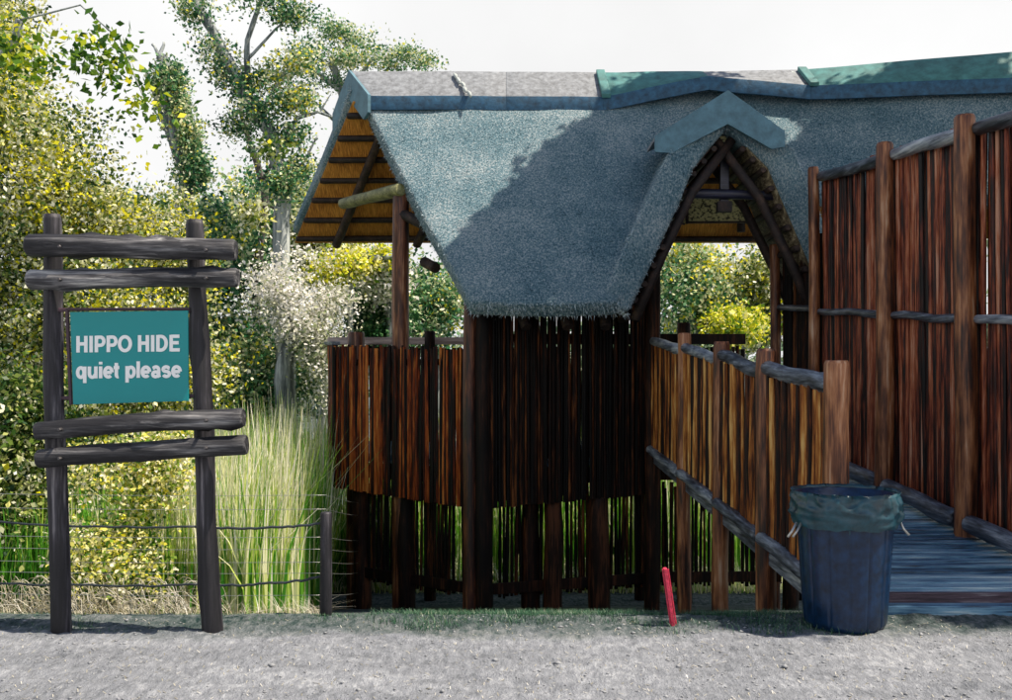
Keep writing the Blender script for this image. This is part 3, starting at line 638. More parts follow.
GL = {   # bold sans glyphs: (advance, strokes of centre lines), cap height 1
 'H': (.86, [[(.17, 0), (.17, 1)], [(.69, 0), (.69, 1)], [(.17, .52), (.69, .52)]]),
 'I': (.36, [[(.18, 0), (.18, 1)]]),
 'P': (.80, [[(.17, 0), (.17, 1)], [(.17, .91), (.45, .91)]+arc(.45, .665, .22, .245, 90, -90)+[(.17, .42)]]),
 'O': (.95, [arc(.475, .5, .36, .42, 90, 450, 32)]),
 'D': (.88, [[(.17, 0), (.17, 1)], [(.17, .91), (.38, .91)]+arc(.38, .5, .34, .41, 90, -90)+[(.17, .09)]]),
 'E': (.80, [[(.17, 0), (.17, 1)], [(.17, .91), (.72, .91)], [(.17, .52), (.67, .52)], [(.17, .09), (.74, .09)]]),
 'q': (.76, [arc(.33, .36, .22, .29, 0, 360, 26), [(.60, -.28), (.60, .72)]]),
 'u': (.76, [[(.16, .72), (.16, .30)]+arc(.36, .28, .20, .21, 180, 350, 12), [(.60, 0), (.60, .72)]]),
 'i': (.34, [[(.17, 0), (.17, .72)], [(.17, .84), (.17, 1)]]),
 'e': (.71, [arc(.36, .36, .25, .29, 318, 0-0.0, 1)[:0]+[(.14, .35), (.60, .35)], arc(.36, .36, .25, .285, -2, 312, 26)]),
 't': (.44, [[(.20, .92), (.20, .24)]+arc(.32, .22, .12, .14, 180, 285, 8), [(.02, .64), (.40, .64)]]),
 'p': (.76, [arc(.43, .36, .22, .29, 0, 360, 26), [(.16, -.28), (.16, .72)]]),
 'l': (.34, [[(.17, 0), (.17, 1)]]),
 'a': (.70, [[(.12, .56)]+arc(.33, .46, .20, .19, 140, 0, 10)+[(.53, .14), (.60, .02)], arc(.31, .205, .19, .145, 20, 380, 20)]),
 's': (.69, [[(.58, .56)]+arc(.34, .50, .20, .145, 30, 225, 12)+arc(.36, .215, .21, .15, 65, -160, 12)]),
 ' ': (.34, [])}
def lettering(body, px0, px1, pyb, capz, tilt=0):
    s = 6.1/1000; tot = sum(GL[c][0] for c in body)-.1; sx = (px1-px0)*s/tot; H = capz*s; base = P(px0, pyb, 6.1); V, F = [], []; cur = -.05; lay = 0
    for ch in body:
        adv, strokes = GL[ch]
        for st_ in strokes:
            lay = (lay+1) % 4; yo = -.0045-.0004*lay; q = [Vector(((cur+x)*sx, y*H)) for x, y in st_]; n_ = len(q); closed = (q[0]-q[-1]).length < 1e-5 and n_ > 3
            h = W*H*.5; o_ = len(V)
            for i in range(n_):
                d = (q[(i+1) % (n_-1)]-q[(i-1) % (n_-1)]) if closed else (q[min(i+1, n_-1)]-q[max(i-1, 0)])
                d.normalize(); nn = Vector((-d.y, d.x))*h
                for p in (q[i]+nn, q[i]-nn): V += [base+Vector((p.x, yo, p.y+tilt*p.x)), base+Vector((p.x, -.0003, p.y+tilt*p.x))]
            for i in range(n_-1):
                a_, b_ = o_+4*i, o_+4*(i+1); F += [(a_, b_, b_+2, a_+2), (a_+1, a_+3, b_+3, b_+1), (a_, a_+1, b_+1, b_), (a_+2, b_+2, b_+3, a_+3)]
            if not closed: F += [(o_, o_+2, o_+3, o_+1), (o_+4*(n_-1), o_+4*(n_-1)+1, o_+4*(n_-1)+3, o_+4*(n_-1)+2)]
        cur += adv
    o = build('lettering', V, F, M['white'], board); o['label'] = 'white words '+body
lettering('HIPPO HIDE', 76.5, 180, 352.5, 16.5, .012)
lettering('quiet please', 77, 181, 378.5, 16.5, .012)

# ------------------------------------------------------------ bin with its bag
BX, BY = 2.125, 6.27
bn = root('rubbish_bin', 'navy blue ribbed plastic rubbish bin standing at the foot of the ramp', 'bin', (BX, BY, 0))
V, F = [], []; k = 168
prof = [(0, .225, .0), (1, .232, .012), (2, .250, .04), (3, .262, .2), (4, .278, .45), (5, .296, .72), (6, .303, .80), (7, .309, .815), (8, .309, .832), (9, .296, .832), (10, .27, .5), (11, .235, .05)]
for i, r, z in prof:
    for j in range(k):
        a = 2*math.pi*j/k; rr = r
        if 2 <= i <= 5: rr *= 1-.034*(1 if j % 12 == 0 else 0)-.010*abs((j % 12)-6)/6
        V.append(Vector((BX+math.cos(a)*rr, BY+math.sin(a)*rr, z)))
for i in range(len(prof)-1):
    for j in range(k): F.append((i*k+j, i*k+(j+1) % k, (i+1)*k+(j+1) % k, (i+1)*k+j))
F.append(tuple(range(k))[::-1]); F.append(tuple((len(prof)-1)*k+j for j in range(k)))
build('body', V, F, M['binbody'], bn, smooth=True)
for sd in (-1, 1):
    for q in ((0, .03) if sd < 0 else (0,)):
        pts = [Vector((BX+sd*(.30), BY-.1-q, .68)), Vector((BX+sd*(.325+q*.3), BY-.11-q, .62)), Vector((BX+sd*.355, BY-.12-q, .585))] if sd > 0 else [Vector((BX-.30-q, BY-.1, .66)), Vector((BX-.335-q, BY-.12, .61)), Vector((BX-.365-q, BY-.13, .575))]
        V, F = tubeva(pts, [.008]*3, 6); build('handle', V, F, M['wire'], bn, smooth=True)
# bag folded over the rim
V, F = [], []; k = 160; NO = 16; rows = NO+5
for i in range(rows):
    for j in range(k):
        a = 2*math.pi*j/k; q = Vector((math.cos(a)*1.7, math.sin(a)*1.7, i*.13))
        w1 = noise.noise(q*1.4); w2 = noise.noise(q*3.6+Vector((5, 1, 2)))
        if i < NO:
            t_ = i/(NO-1); z = .635+.215*t_
            f1_ = max(0, 1-3.2*abs(noise.noise(Vector((math.cos(a)*2.6, math.sin(a)*2.6, i*.16+2))))); f2_ = max(0, 1-3*abs(noise.noise(Vector((math.cos(a)*1.6+8, math.sin(a)*1.6, i*.26)))))
            r = .312+.006*math.sin(t_*math.pi)+.007*w1+.006*w2+(.020*f1_+.018*f2_)*math.sin(math.pi*min(1, t_*.9+.06))
            if i == 0: z += .012*w1+.008*w2; r -= .006
            r = max(r, .311)
            if i == NO-1: r = .331; z += .008*w2
        else:
            t_ = (i-NO+1)/5; z = .852-.28*t_; r = .316-.05*t_+.015*w2
        V.append(Vector((BX+math.cos(a)*r, BY+math.sin(a)*r, z)))
for i in range(rows-1):
    for j in range(k): F.append((i*k+j, i*k+(j+1) % k, (i+1)*k+(j+1) % k, (i+1)*k+j))
F.append(tuple((rows-1)*k+j for j in range(k)))
tag(build('bin_bag', V, F, M['bag'], None, smooth=True), 'shiny dark teal plastic bag folded over the rim of the blue bin', 'bin bag')

# ------------------------------------------------------------ red stake, wire fence
st = root('red_stake', 'short red ribbed stake leaning in the grass before the hide', 'stake', P(673, 630, 6.25))
a, b_ = P(674, 634, 6.25), P(665, 568, 6.25)
beam('stake_core', a, b_, .022, .052, M['red'], st, up=Vector((0, 1, 0)), bevel=.003)
for q in (-.018, 0, .018):
    beam('ridge', a+Vector((q, -.014, .02)), b_+Vector((q, -.014, -.002)), .008, .008, M['red'], st, up=Vector((0, 1, 0)), bevel=.002)
wf = root('wire_fence', 'low wire fence with one dark wooden post left of the hide', 'fence', P(326, 614, 6.6))
log('post', P(326, 625, 6.6), P(326, 512, 6.6), .041, .039, M['signpost'], wf, 10, 6, .05)
def wire(p0, p1, r, sag, material, name='wire', wob=0):
    pts = [lerp(p0, p1, i/24)+Vector((0, 0, -sag*math.sin(math.pi*i/24)+wob*noise.noise(Vector((i*.7, p0[2]*9, 0))))) for i in range(25)]
    V, F = tubeva(pts, [r]*25, 5); build(name, V, F, material, wf, smooth=True)
wire(P(-40, 519, 6.7), P(195, 527, 6.6), .008, .02, M['darkwire'], 'cable', .01); wire(P(195, 527, 6.6), P(326, 523, 6.6), .009, .02, M['darkwire'], 'cable', .012)
wire(P(-40, 582, 6.7), P(200, 585, 6.6), .008, .01, M['darkwire'], 'cable', .01); wire(P(200, 585, 6.6), P(328, 576, 6.6), .009, .02, M['darkwire'], 'cable', .012)
for yy in (494, 508, 536, 548, 561, 572, 594):
    wire(P(-40, yy-1, 6.66), P(326, yy+1, 6.66), .0017, .01, M['wire']); wire(P(326, yy+1, 6.66), P(358, yy*.9+58, 13.3), .0015, .01, M['wire'])

# ------------------------------------------------------------ vegetation
def leaves(c, size, tint, flat=0, elong=1.6):
    n_ = len(c); d = rng.normal(0, 1, (n_, 3)); d /= np.linalg.norm(d, axis=1)[:, None]
    e_ = np.cross(d, rng.normal(0, 1, (n_, 3))); e_ /= np.linalg.norm(e_, axis=1)[:, None]
    s = size*rng.uniform(.6, 1.35, (n_, 1)); nr = np.cross(d, e_)
    V = np.concatenate([c-d*s*elong/2, c+e_*s*.5+nr*s*.12, c+d*s*elong/2, c-e_*s*.5+nr*s*.12], 1).reshape(-1, 3)
    return V, np.arange(4*n_).reshape(-1, 4), tint
def crown(parent, blobs, n_, size, material, name='crown', clus=24, spread=.16, mu=.45, var=.2, shell_p=.55, yellow=0, tvar=.12, gap=0):
    ws = np.array([b[3]*b[4]*b[5] for b in blobs])**.67; ws /= ws.sum(); Cs, Ts = [], []
    for b, w_ in zip(blobs, ws):
        nc = max(2, int(n_*w_/clus)); d = rng.normal(0, 1, (nc, 3)); d /= np.linalg.norm(d, axis=1)[:, None]
        r = rng.random((nc, 1))**shell_p
        c = np.array(b[:3])+d*r*np.array(b[3:6])
        keep = np.array([noise.noise(Vector(p)*.9)+.5*noise.noise(Vector(p)*2.3) > -.2+gap for p in c]); c = c[keep]
        ct = mu+np.array([noise.noise(Vector(p)*.8+Vector((9, 9, 9)))*.35 for p in c])+rng.normal(0, tvar, len(c))
        if yellow: ct = np.where(rng.random(len(c)) < yellow, .98, ct)
        Cs.append(np.repeat(c, clus, 0)+rng.normal(0, spread, (len(c)*clus, 3))*np.array([1, 1, .8])); Ts.append(np.repeat(ct, clus))
    c = np.concatenate(Cs); t_ = np.concatenate(Ts)+rng.normal(0, var, len(c))
    V, F, T = leaves(c, size, t_)
    return fast(name, V, F, material, parent, tint=T)
def limb(parent, pts, r0, r1, material, name='limb', k=8):
    pts = [Vector(p) for p in pts]; n_ = 5*(len(pts)-1); P2, R2 = [], []
    for i in range(n_+1):
        t_ = i/n_*(len(pts)-1); p = poly_at(pts, t_); s = noise.noise(p*1.7)*.5*r0+noise.noise(p*.7+Vector((3, 3, 3)))*r0
        P2.append(p+Vector((s, s*.5, 0)) if 0 < i < n_ else p); R2.append(r0+(r1-r0)*i/n_)
    V, F = tubeva(P2, R2, k, .25, len(WL)); return build(name, V, F, material, parent, smooth=True)
def blob(px, py, Y, rx, rz_, ry=None):
    c = P(px, py, Y); return (c.x, c.y, c.z, rx*Y/1000, (ry if ry else rx*Y/1000*.8), rz_*Y/1000)
def tree(name, label, cat, base, trunk, blobs, n_, size, material, limbs=(), bark='bark', rt_=(.15, .06), group=None, **kw):
    t = root(name, label, cat, base, group)
    if trunk: limb(t, trunk, rt_[0], rt_[1], M[bark], 'trunk', 10)
    for lb in limbs: limb(t, lb[0], lb[1], lb[2], M[bark], 'limb', 7)
    crown(t, blobs, n_, size, material, **kw); return t
def gp(px, Y): c = P(px, 0, Y); return (c.x, Y, gz(c.x, Y))
# big olive bush at the left edge, cream highlights in its leaf colour
tree('leafy_bush', 'huge olive-leaved bush with cream highlights painted in, filling the left edge behind the sign', 'bush', gp(40, 11.5), [gp(40, 11.5), P(40, 350, 11.5), P(50, 150, 11.5)],
     [blob(-5, 130, 11.3, 75, 130), blob(60, 190, 11.0, 80, 85), blob(-10, 300, 11, 90, 120), blob(110, 340, 10.8, 95, 95), blob(30, 440, 10.5, 80, 100), blob(-40, 20, 12, 80, 120), blob(130, 235, 11.5, 75, 60), blob(190, 270, 11.8, 38, 50), blob(30, 540, 10, 60, 50), blob(170, 380, 11.2, 60, 70)],
     150000, .034, M['leafpale'], limbs=[([P(40, 350, 11.5), P(110, 220, 11.2)], .07, .03), ([P(42, 330, 11.5), P(-10, 150, 11.2)], .07, .03)], mu=.53, var=.28, yellow=.035, spread=.12, tvar=.24)
tree('leafy_branch_bush', 'broad-leaved bush with drooping green and yellow leaves high at the left corner', 'bush', gp(60, 10), [gp(-60, 10.2), P(-30, 100, 10), P(20, 20, 9.8)],
     [blob(85, 30, 9.6, 26, 30), blob(105, 60, 9.5, 20, 36), blob(20, 40, 9.6, 30, 40), blob(140, 95, 9.6, 12, 26)],
     2000, .055, M['leafyellow'], limbs=[([P(20, 20, 9.8), P(80, 5, 9.7), P(120, 40, 9.6), P(145, 100, 9.6)], .010, .005)], clus=8, mu=.3, var=.2, rt_=(.08, .04))
# yellow-green bush low behind the sign
tree('yellow_bush', 'low bush with bright yellow flowers behind the lower sign rails', 'bush', gp(130, 8.6), [gp(130, 8.6), P(130, 520, 8.6)],
     [blob(100, 500, 8.5, 45, 60), blob(150, 470, 8.6, 40, 45), blob(110, 560, 8.3, 60, 40), blob(172, 440, 8.9, 16, 22), blob(165, 560, 8.4, 30, 28)],
     17000, .028, M['leafmix'], clus=16, spread=.10, mu=.6, var=.27, tvar=.2, gap=.05, rt_=(.03, .015))
tree('dark_bush', 'dark green bush in shade at the left edge below the sign', 'bush', gp(20, 9.2), [gp(20, 9.2), P(20, 500, 9.2)],
     [blob(10, 500, 9.2, 45, 80), blob(30, 420, 9.4, 40, 50)], 12000, .04, M['leafpale'], mu=.2, rt_=(.04, .02))
# green bush right of the sign
tree('green_bush', 'dense dark green bush between the sign and the silvery shrub', 'bush', gp(235, 20.2), [gp(235, 20.2), P(235, 330, 20.2)],
     [blob(225, 330, 20.2, 55, 80), blob(250, 400, 20.0, 45, 40), blob(215, 250, 20.7, 45, 50), blob(285, 375, 21.2, 45, 50)], 34000, .07, M['leafteal'], mu=.42, tvar=.2, spread=.2)
tree('silvery_shrub', 'silvery white flowering shrub with a thick pale trunk left of the hide', 'shrub', gp(290, 19.2), [gp(288, 19.2), P(290, 380, 19.2), P(292, 310, 19.2)],
     [blob(305, 325, 19.0, 34, 24), blob(275, 285, 19.1, 30, 20), blob(325, 360, 19.0, 26, 22), blob(300, 258, 19.2, 36, 10), blob(252, 305, 19.3, 20, 22), blob(322, 345, 18.9, 18, 18), blob(335, 300, 19.3, 20, 14), blob(322, 395, 19.1, 19.7, 10), blob(262, 268, 19.2, 19.7, 10)],
     17000, .05, M['leafsilver'], rt_=(.24, .13), spread=.2, mu=.66, var=.18)
tree('yellow_shrub', 'small yellow-green shrub top beside the gable of the hide', 'shrub', gp(350, 19.9), [gp(350, 19.9), P(350, 262, 19.9)],
     [blob(355, 262, 19.9, 40, 12), blob(385, 255, 20.1, 20, 12), blob(330, 275, 19.9, 20, 12)], 2600, .06, M['leafyellow'], rt_=(.07, .05), mu=.6, limbs=[([P(320, 285, 20.0), P(350, 262, 19.9), P(398, 256, 19.9)], .10, .06)])
# tall pale-trunked tree
tk = [gp(285, 20), P(283, 240, 20), P(280, 180, 20), P(268, 130, 20), P(245, 95, 20), P(222, 55, 20), P(200, 5, 20), P(190, -25, 20)]
tree('tall_forked_tree', 'tall thin pale-trunked tree forking into leafy limbs against the sky', 'tree', gp(285, 20), tk,
     [blob(196, 10, 20, 14, 20), blob(212, 48, 20, 13, 18), blob(228, 72, 20, 13, 14), blob(245, 88, 20, 14, 12), blob(255, 50, 20, 18, 12), blob(262, 8, 20, 32, 11), blob(290, 14, 20, 20, 9), blob(265, 75, 20, 22, 10), blob(262, 112, 19.8, 22, 14), blob(250, 30, 20, 10, 20), blob(298, 62, 20, 20, 9),
      blob(292, 100, 20, 26, 9), blob(268, 145, 19.8, 20, 14), blob(292, 135, 20, 18, 10), blob(284, 185, 19.8, 20, 22), blob(235, 125, 20.3, 16, 8), blob(300, 165, 20, 16, 10)], 20000, .05, M['leafteal'],
     limbs=[([P(265, 125, 20), P(246, 90, 20), P(246, 40, 20), P(262, 0, 20), P(275, -20, 20)], .075, .035), ([P(275, 160, 20), P(296, 118, 20), P(318, 112, 20), P(345, 122, 20)], .05, .02), ([P(247, 60, 20), P(275, 30, 20), P(300, 8, 20)], .035, .012), ([P(262, 110, 20), P(285, 72, 20), P(308, 58, 20)], .035, .012), ([P(280, 190, 20), P(305, 160, 20), P(318, 135, 20)], .04, .015), ([P(320, 112, 20), P(332, 92, 20)], .02, .008), ([P(232, 78, 20), P(215, 90, 20)], .03, .01)],
     rt_=(.19, .075), spread=.17, mu=.46, yellow=.09, shell_p=.7, tvar=.2, gap=.03)
tree('crooked_bare_tree', 'crooked dark slender tree beside the pale forked trunk', 'tree', gp(258, 20.8), [gp(258, 20.8), P(259, 240, 20.8), P(260, 190, 20.8), P(247, 145, 20.8), P(240, 105, 20.8)],
     [blob(250, 215, 18, 12, 12), blob(272, 150, 18, 8, 8)], 500, .07, M['leafpale'], limbs=[([P(258, 185, 20.8), P(276, 150, 20.8)], .05, .03), ([P(258, 200, 20.8), P(290, 218, 20.8)], .04, .02)], bark='barkdark', rt_=(.13, .035))
tree('ivy_snag', 'broken-topped dead trunk wrapped in leaves against the sky', 'tree', gp(185, 23), [gp(190, 23), P(188, 200, 23), P(178, 120, 23), P(163, 70, 23), P(158, 55, 23)],
     [blob(168, 80, 23, 15, 22), blob(174, 108, 23, 14, 20), blob(186, 135, 23, 14, 22), blob(192, 170, 23, 16, 24)], 12000, .06, M['leafteal'],
     limbs=[([P(158, 56, 23), P(152, 44, 23)], .05, .03), ([P(158, 56, 23), P(164, 42, 23)], .05, .03)], rt_=(.25, .10), spread=.13, mu=.5)
tree('flat_topped_tree', 'open flat-topped tree rising behind the left end of the thatched roof', 'tree', gp(360, 27), [gp(365, 27), P(352, 180, 27), P(340, 100, 27), P(330, 62, 27)],
     [blob(312, 52, 27, 30, 12), blob(345, 34, 27, 34, 10), blob(378, 44, 27, 32, 11), blob(345, 58, 26.7, 55, 8), blob(304, 72, 27, 22, 9), blob(404, 54, 27, 22, 10), blob(425, 62, 28, 18, 9), blob(325, 28, 27, 22, 7), blob(335, 82, 27, 26, 6), blob(390, 66, 27, 24, 7), blob(300, 92, 27, 16, 7)], 10500, .055, M['leafteal'],
     limbs=[([P(340, 100, 27), P(372, 60, 27), P(405, 52, 27)], .07, .02), ([P(332, 66, 27), P(350, 38, 27)], .04, .015), ([P(338, 90, 27), P(305, 62, 27), P(290, 80, 27)], .07, .03), ([P(345, 130, 27), P(300, 90, 27)], .07, .02)], rt_=(.2, .1), spread=.16, mu=.5, shell_p=.8, gap=.12)
# woodland masses behind, each tree by itself
spec = [('leafteal', 205, 235, 26, 62, 60, 'rounded tree behind the big bush and the broken trunk'),
        ('leafteal', 262, 205, 32, 75, 62, 'hazy grey-green tree behind the pale forked trunk'),
        ('leafpale', 320, 240, 24, 45, 50, 'olive tree just left of the thatched gable'),
        ('leafgreen', 375, 300, 22, 45, 60, 'deep green tree seen below the open gable'),
        ('leafteal', 430, 300, 24, 45, 60, 'pale-flecked tree between the gable post and the thatch'),
        ('leafsilver', 385, 275, 21, 16, 30, 'pale silvery sapling seen through the open gable'),
        ('leafteal', 690, 280, 22, 60, 62, 'cool green tree seen through the left of the hide entrance'),
        ('leafpale', 760, 290, 23, 60, 60, 'olive and yellow tree seen through the right of the hide entrance'),
        ('leafyellow', 735, 325, 21, 26, 12, 'bright yellow bush low in the hide entrance'),
        ('leaffar', 560, 250, 40, 120, 45, 'wide distant tree hidden mostly behind the thatched roof'),
        ('leaffar', 860, 250, 40, 130, 50, 'distant tree behind the tall screen fence'),
        ('leaffar', 120, 260, 40, 130, 90, 'distant tree behind the big left bush'),
        ('leafgreen', 170, 400, 20, 50, 60, 'dark green tree glimpsed between the sign posts')]
for mk, px, py, Y, rx, rz_, lb in spec:
    bl = [blob(px+random.uniform(-.55, .55)*rx, py+random.uniform(-.5, .6)*rz_, Y+random.uniform(-1, 1), rx*.5, rz_*.5) for _ in range(7)]+[blob(px, py+rz_*.2, Y, rx*.8, rz_*.8)]
    n_ = int(18000*(rx*rz_/3600)**.6)
    tree('background_tree', lb, 'tree', gp(px, Y), [gp(px, Y), P(px+5, py+rz_, Y), P(px, py, Y)], bl, n_, .06*Y/20, M[mk], tvar=.2, mu=.52 if mk != 'leafgreen' else .42, yellow=.03, spread=.2*Y/20, var=.2, group='trees standing behind the hide')
# far wood on the other bank
def mass():
    Cs, Ts = [], []
    for i in range(150):
        x = rng.uniform(-60, 60); y_ = rng.uniform(60, 75); h = rng.uniform(3.5, 8); c = rng.normal(0, 1, (220, 3))*np.array([2.2, 1.5, h*.28])+np.array([x, y_, -1.5+h*.45])
        Cs.append(c); Ts.append(np.full(220, rng.uniform(.2, .7)))
    c = np.concatenate(Cs); t_ = np.concatenate(Ts)+rng.normal(0, .15, len(c)); V, F, T = leaves(c, .42, t_)
    tag(fast('far_wood', V, F, M['leaffar'], tint=T), 'hazy far wood on the opposite bank of the water', 'wood', kind='stuff')
mass()
def blades(name, base, h, lean, wdt, tint, material, segs=3):
    n_ = len(base); az = rng.uniform(0, 2*math.pi, n_); dv_ = np.stack([np.cos(az), np.sin(az), np.zeros(n_)], 1)
    sd = np.stack([-np.sin(az+rng.normal(0, .8, n_)), np.cos(az), np.zeros(n_)], 1); rows = []
    for i in range(segs+1):
        t_ = i/segs; c = base+dv_*(lean*h*t_**2)[:, None]+np.stack([0*h, 0*h, h*t_*(1-.12*t_*lean*3)], 1); w_ = (wdt*(1-t_*.9))[:, None]
        rows += [c-sd*w_, c+sd*w_]
    V = np.stack(rows, 1).reshape(-1, 3); k = 2*(segs+1); F = []
    b0 = np.arange(n_)*k
    for i in range(segs): F.append(np.stack([b0+2*i, b0+2*i+1, b0+2*i+3, b0+2*i+2], 1))
    F = np.stack(F, 1).reshape(-1, 4); T = (tint[:, None]+np.linspace(-.22, .10, segs)[None]).ravel()
    return fast(name, V, F, material, tint=T)
def gzv(x, y): return np.array([gz(a, b_) for a, b_ in zip(x, y)])
n_ = 34000; x = np.where(rng.random(34000) < .62, rng.uniform(-5.6, -1.6, 34000), rng.uniform(-8.5, 4.5, 34000)); y = rng.uniform(14.0, 20, n_)
y = np.where(x < -2.2, 8.7+8*rng.random(n_)**1.2, y+2.2)
x = np.where(y < 16, np.minimum(x, -.176*y-rng.random(n_)**2*.9), x); base = np.stack([x, y, gzv(x, y)], 1)
nz = np.array([noise.noise(Vector((a*.6, b_*.6, 0))) for a, b_ in zip(x, y)])
tag(blades('reeds', base, np.clip(rng.uniform(1.0, 2.7, n_)*np.clip((y-4.5)/8, .45, 1.1)+nz*.6, .4, 3.4), np.where(rng.random(n_) < .06, rng.uniform(.25, .5, n_), rng.uniform(.02, .17, n_)), rng.uniform(.008, .019, n_), np.clip(.44+nz*.5+rng.normal(0, .25, n_), 0, 1), M['reed']),
    'tall green and straw-white reeds growing between the sign and the hide', 'reeds', kind='stuff')
n_ = 4500; x = rng.uniform(-6, 3.6, n_); y = rng.uniform(7.2, 9.2, n_); kp = (x < -.176*y); x, y = x[kp], y[kp]; base = np.stack([x, y, gzv(x, y)], 1); n_ = len(x)
tag(blades('dry_grass', base, rng.uniform(.04, .2, n_)*(1.25-.35*rng.random(n_)), rng.uniform(.4, 2, n_), rng.uniform(.0015, .0035, n_), rng.random(n_), M['dry']),
    'tangled dry white grass along the wire fence', 'dry grass', kind='stuff')
# looping dry stems, left
Vs, Fs, Ts = [], [], []
for i in range(300):
    x0 = rng.uniform(-4.6, -2.4) if i < 360 else rng.uniform(-2.6, -1.7); y0 = rng.uniform(7.4, 8.2); h = rng.uniform(.08, .32)*(1 if i < 360 else 1); dx = rng.uniform(-.5, .4)
    pts = [Vector((x0+dx*t_, y0+rng.normal(0, .02), gz(x0, y0)+4*h*t_*(1-t_*.9)*.9)) for t_ in np.linspace(0, 1, 7)]
    V, F = tubeva(pts, [.0026]*7, 3, 0, 0, False); o_ = len(Vs); Vs += [tuple(v) for v in V]; Fs += [tuple(a+o_ for a in f_) for f_ in F]; Ts += [rng.random()]*len(F)
tag(fast('dry_brush', np.array(Vs), np.array(Fs), M['dry'], tint=np.array(Ts)), 'looping dry white stems at the foot of the bush on the left', 'dry brush', kind='stuff')
# sunlit pale bank behind the hide
n_ = 9000; x = rng.uniform(-3, 5, n_); y = rng.uniform(15.9, 18, n_); base = np.stack([x, y, gzv(x, y)], 1)
tag(blades('pale_bank_grass', base, rng.uniform(.1, .55, n_), rng.uniform(.2, .7, n_), rng.uniform(.006, .012, n_), np.clip(rng.normal(.85, .2, n_), 0, 1), M['reed']),
    'pale sunlit grass seen under the floor of the hide', 'grass', kind='stuff')
# short verge grass
n_ = 60000; x = rng.uniform(-4.2, 4.2, n_); y = rng.uniform(6.02, 8.4, n_)
g = np.array([noise.noise(Vector((a*1.3, b_*2.4, 5)))+.5*noise.noise(Vector((a*5, b_*6, 1))) for a, b_ in zip(x, y)])
dens = np.where(x > -.9, .22, -.12)-np.clip(6.32-y, 0, 1)*2.2; kp = (g+dens > rng.normal(0.05, .12, n_)) & ~((x > 1.75) & (y > 6.0) & (x > 2.25)); x, y, g = x[kp], y[kp], g[kp]
base = np.stack([x, y, gzv(x, y)-.005], 1); n_ = len(x)
tag(blades('verge_grass', base, rng.uniform(.015, .05, n_)*np.where(x > -.9, 1.5, .8), rng.uniform(.2, .9, n_), rng.uniform(.0015, .003, n_), np.clip(.4+g*.3+rng.normal(0, .2, n_), 0, 1), M['grass'], 2),
    'thin short green grass along the edge of the gravel', 'grass', kind='stuff')
# pebbles and chips on the gravel
n_ = 3000; y = 4.2+2.3*rng.random(n_)**1.1; x = rng.uniform(-1, 1, n_)*(.56*y); r = rng.gamma(1.6, .0022, n_)+.002
ico = np.array([(1, 0, 0), (-1, 0, 0), (0, 1, 0), (0, -1, 0), (0, 0, 1), (0, 0, -1)], float); fi = np.array([(0, 2, 4), (2, 1, 4), (1, 3, 4), (3, 0, 4), (2, 0, 5), (1, 2, 5), (3, 1, 5), (0, 3, 5)])
V = ico[None]*r[:, None, None]*rng.uniform(.6, 1.4, (n_, 6, 1))*np.array([1.2, 1, .6]); zz = np.array([.018*noise.noise(Vector((a, b_, 0))*1.7)+.014*noise.noise(Vector((a, b_, 0))*7)+.011*noise.noise(Vector((a, b_, 0))*19) for a, b_ in zip(x, y)])
V = (V+np.stack([x, y, zz+r*.2], 1)[:, None]).reshape(-1, 3); F = (fi[None]+(np.arange(n_)*6)[:, None, None]).reshape(-1, 3)
tag(fast('gravel', V, F, M['stone'], smooth=True), 'loose grey gravel scattered over the foreground', 'gravel', kind='stuff')
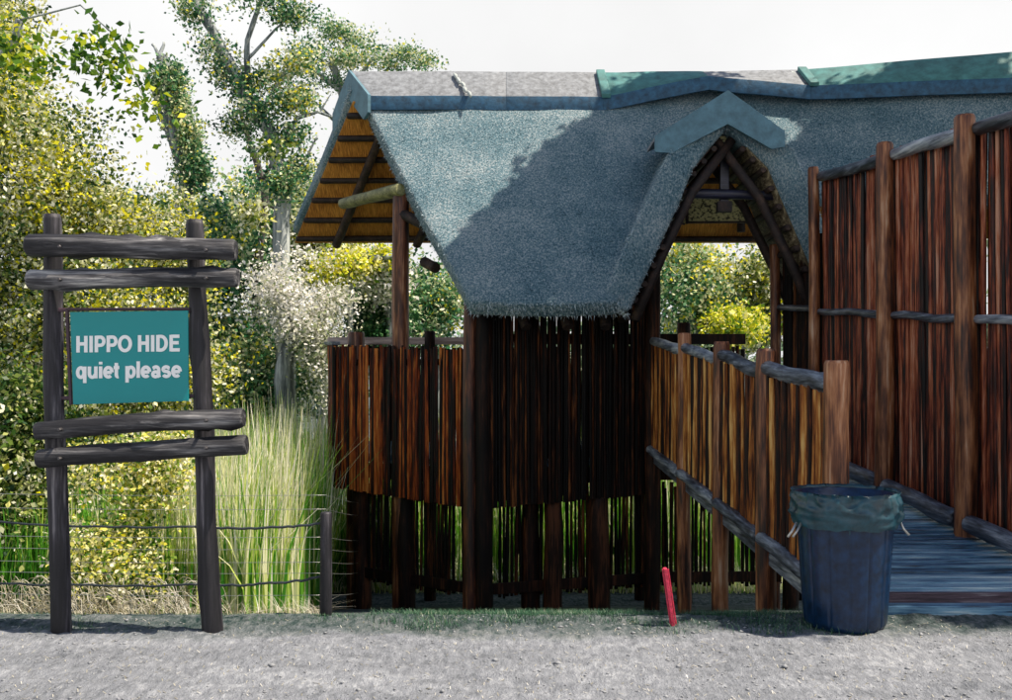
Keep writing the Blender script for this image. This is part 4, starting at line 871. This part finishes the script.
# unseen shade tree off to the right, crown blobs aimed along the sun rays
c0 = Vector((3.2, 11.2, 3.5))+SD*9.0
shb = []
for (tx, ty, tz_, r1) in ((-.75, 11.55, 2.3, .6), (-.25, 11.9, 2.75, .62), (.3, 12.25, 3.3, .62), (.85, 12.65, 3.85, .6), (1.4, 13.05, 4.4, .55), (-.2, 11.9, 2.6, .75), (.5, 12.3, 3.2, .8), (1.1, 12.9, 4.0, .75), (1.9, 13.4, 4.8, .7), (1.2, 12.1, 2.9, 1.0), (2.2, 12.2, 3.8, 1.1), (3.4, 12.6, 4.2, 1.2), (2.6, 8.2, 1.0, 1.0), (3.4, 9.8, 1.8, 1.1), (2.3, 10.4, 1.4, 1.2), (2.15, 6.95, .9, .75), (3.4, 7.6, .8, 1.0), (1.0, 11.2, .8, 1.1), (4.6, 12.5, 4.6, 1.2), (3.6, 6.9, .4, .7), (3.0, 9.2, 3.2, 1.0), (3.9, 11.2, 4.0, 1.1), (5.4, 12.8, 5.2, 1.0)):
    c_ = Vector((tx, ty, tz_))+SD*(9.5+random.uniform(-.5, .8)-tz_*.5); shb.append((c_.x, c_.y, c_.z, r1, r1, .55))
tree('shade_tree', 'spreading shade tree standing beyond the right side of the ramp', 'tree', (11.0, 10.5, gz(11, 10.5)), [(11.0, 10.5, gz(11, 10.5)), (11.2, 10.3, 4), (10.4, 10.0, 8.5), (c0.x+1.5, c0.y-1, c0.z)], shb, 95000, .13, M['leafgreen'],
     limbs=[([(10.6, 10.1, 7.5), (c0.x, c0.y, c0.z)], .14, .05), ([(10.8, 10.1, 7), (c0.x+3, c0.y-2, c0.z)], .12, .05)], rt_=(.32, .16), spread=.16, mu=.5, shell_p=.5)

n_ = 1300; y = 4.3+2.1*rng.random(n_); x = rng.uniform(-1, 1, n_)*(.56*y)
zz = np.array([.018*noise.noise(Vector((a, b_, 0))*1.7)+.014*noise.noise(Vector((a, b_, 0))*7)+.011*noise.noise(Vector((a, b_, 0))*19) for a, b_ in zip(x, y)])+.006
az = rng.uniform(0, math.pi, n_); L = rng.uniform(.004, .014, n_); d = np.stack([np.cos(az)*L, np.sin(az)*L, rng.uniform(0, .006, n_)], 1); e_ = np.stack([-np.sin(az), np.cos(az), 0*az], 1)*.0015; c = np.stack([x, y, zz], 1)
tag(fast('dry_litter', np.stack([c-d-e_, c-d+e_, c+d+e_, c+d-e_], 1).reshape(-1, 3), np.arange(4*n_).reshape(-1, 4), M['dry'], tint=rng.random(n_)),
    'pale dry straw litter strewn over the gravel', 'litter', kind='stuff')
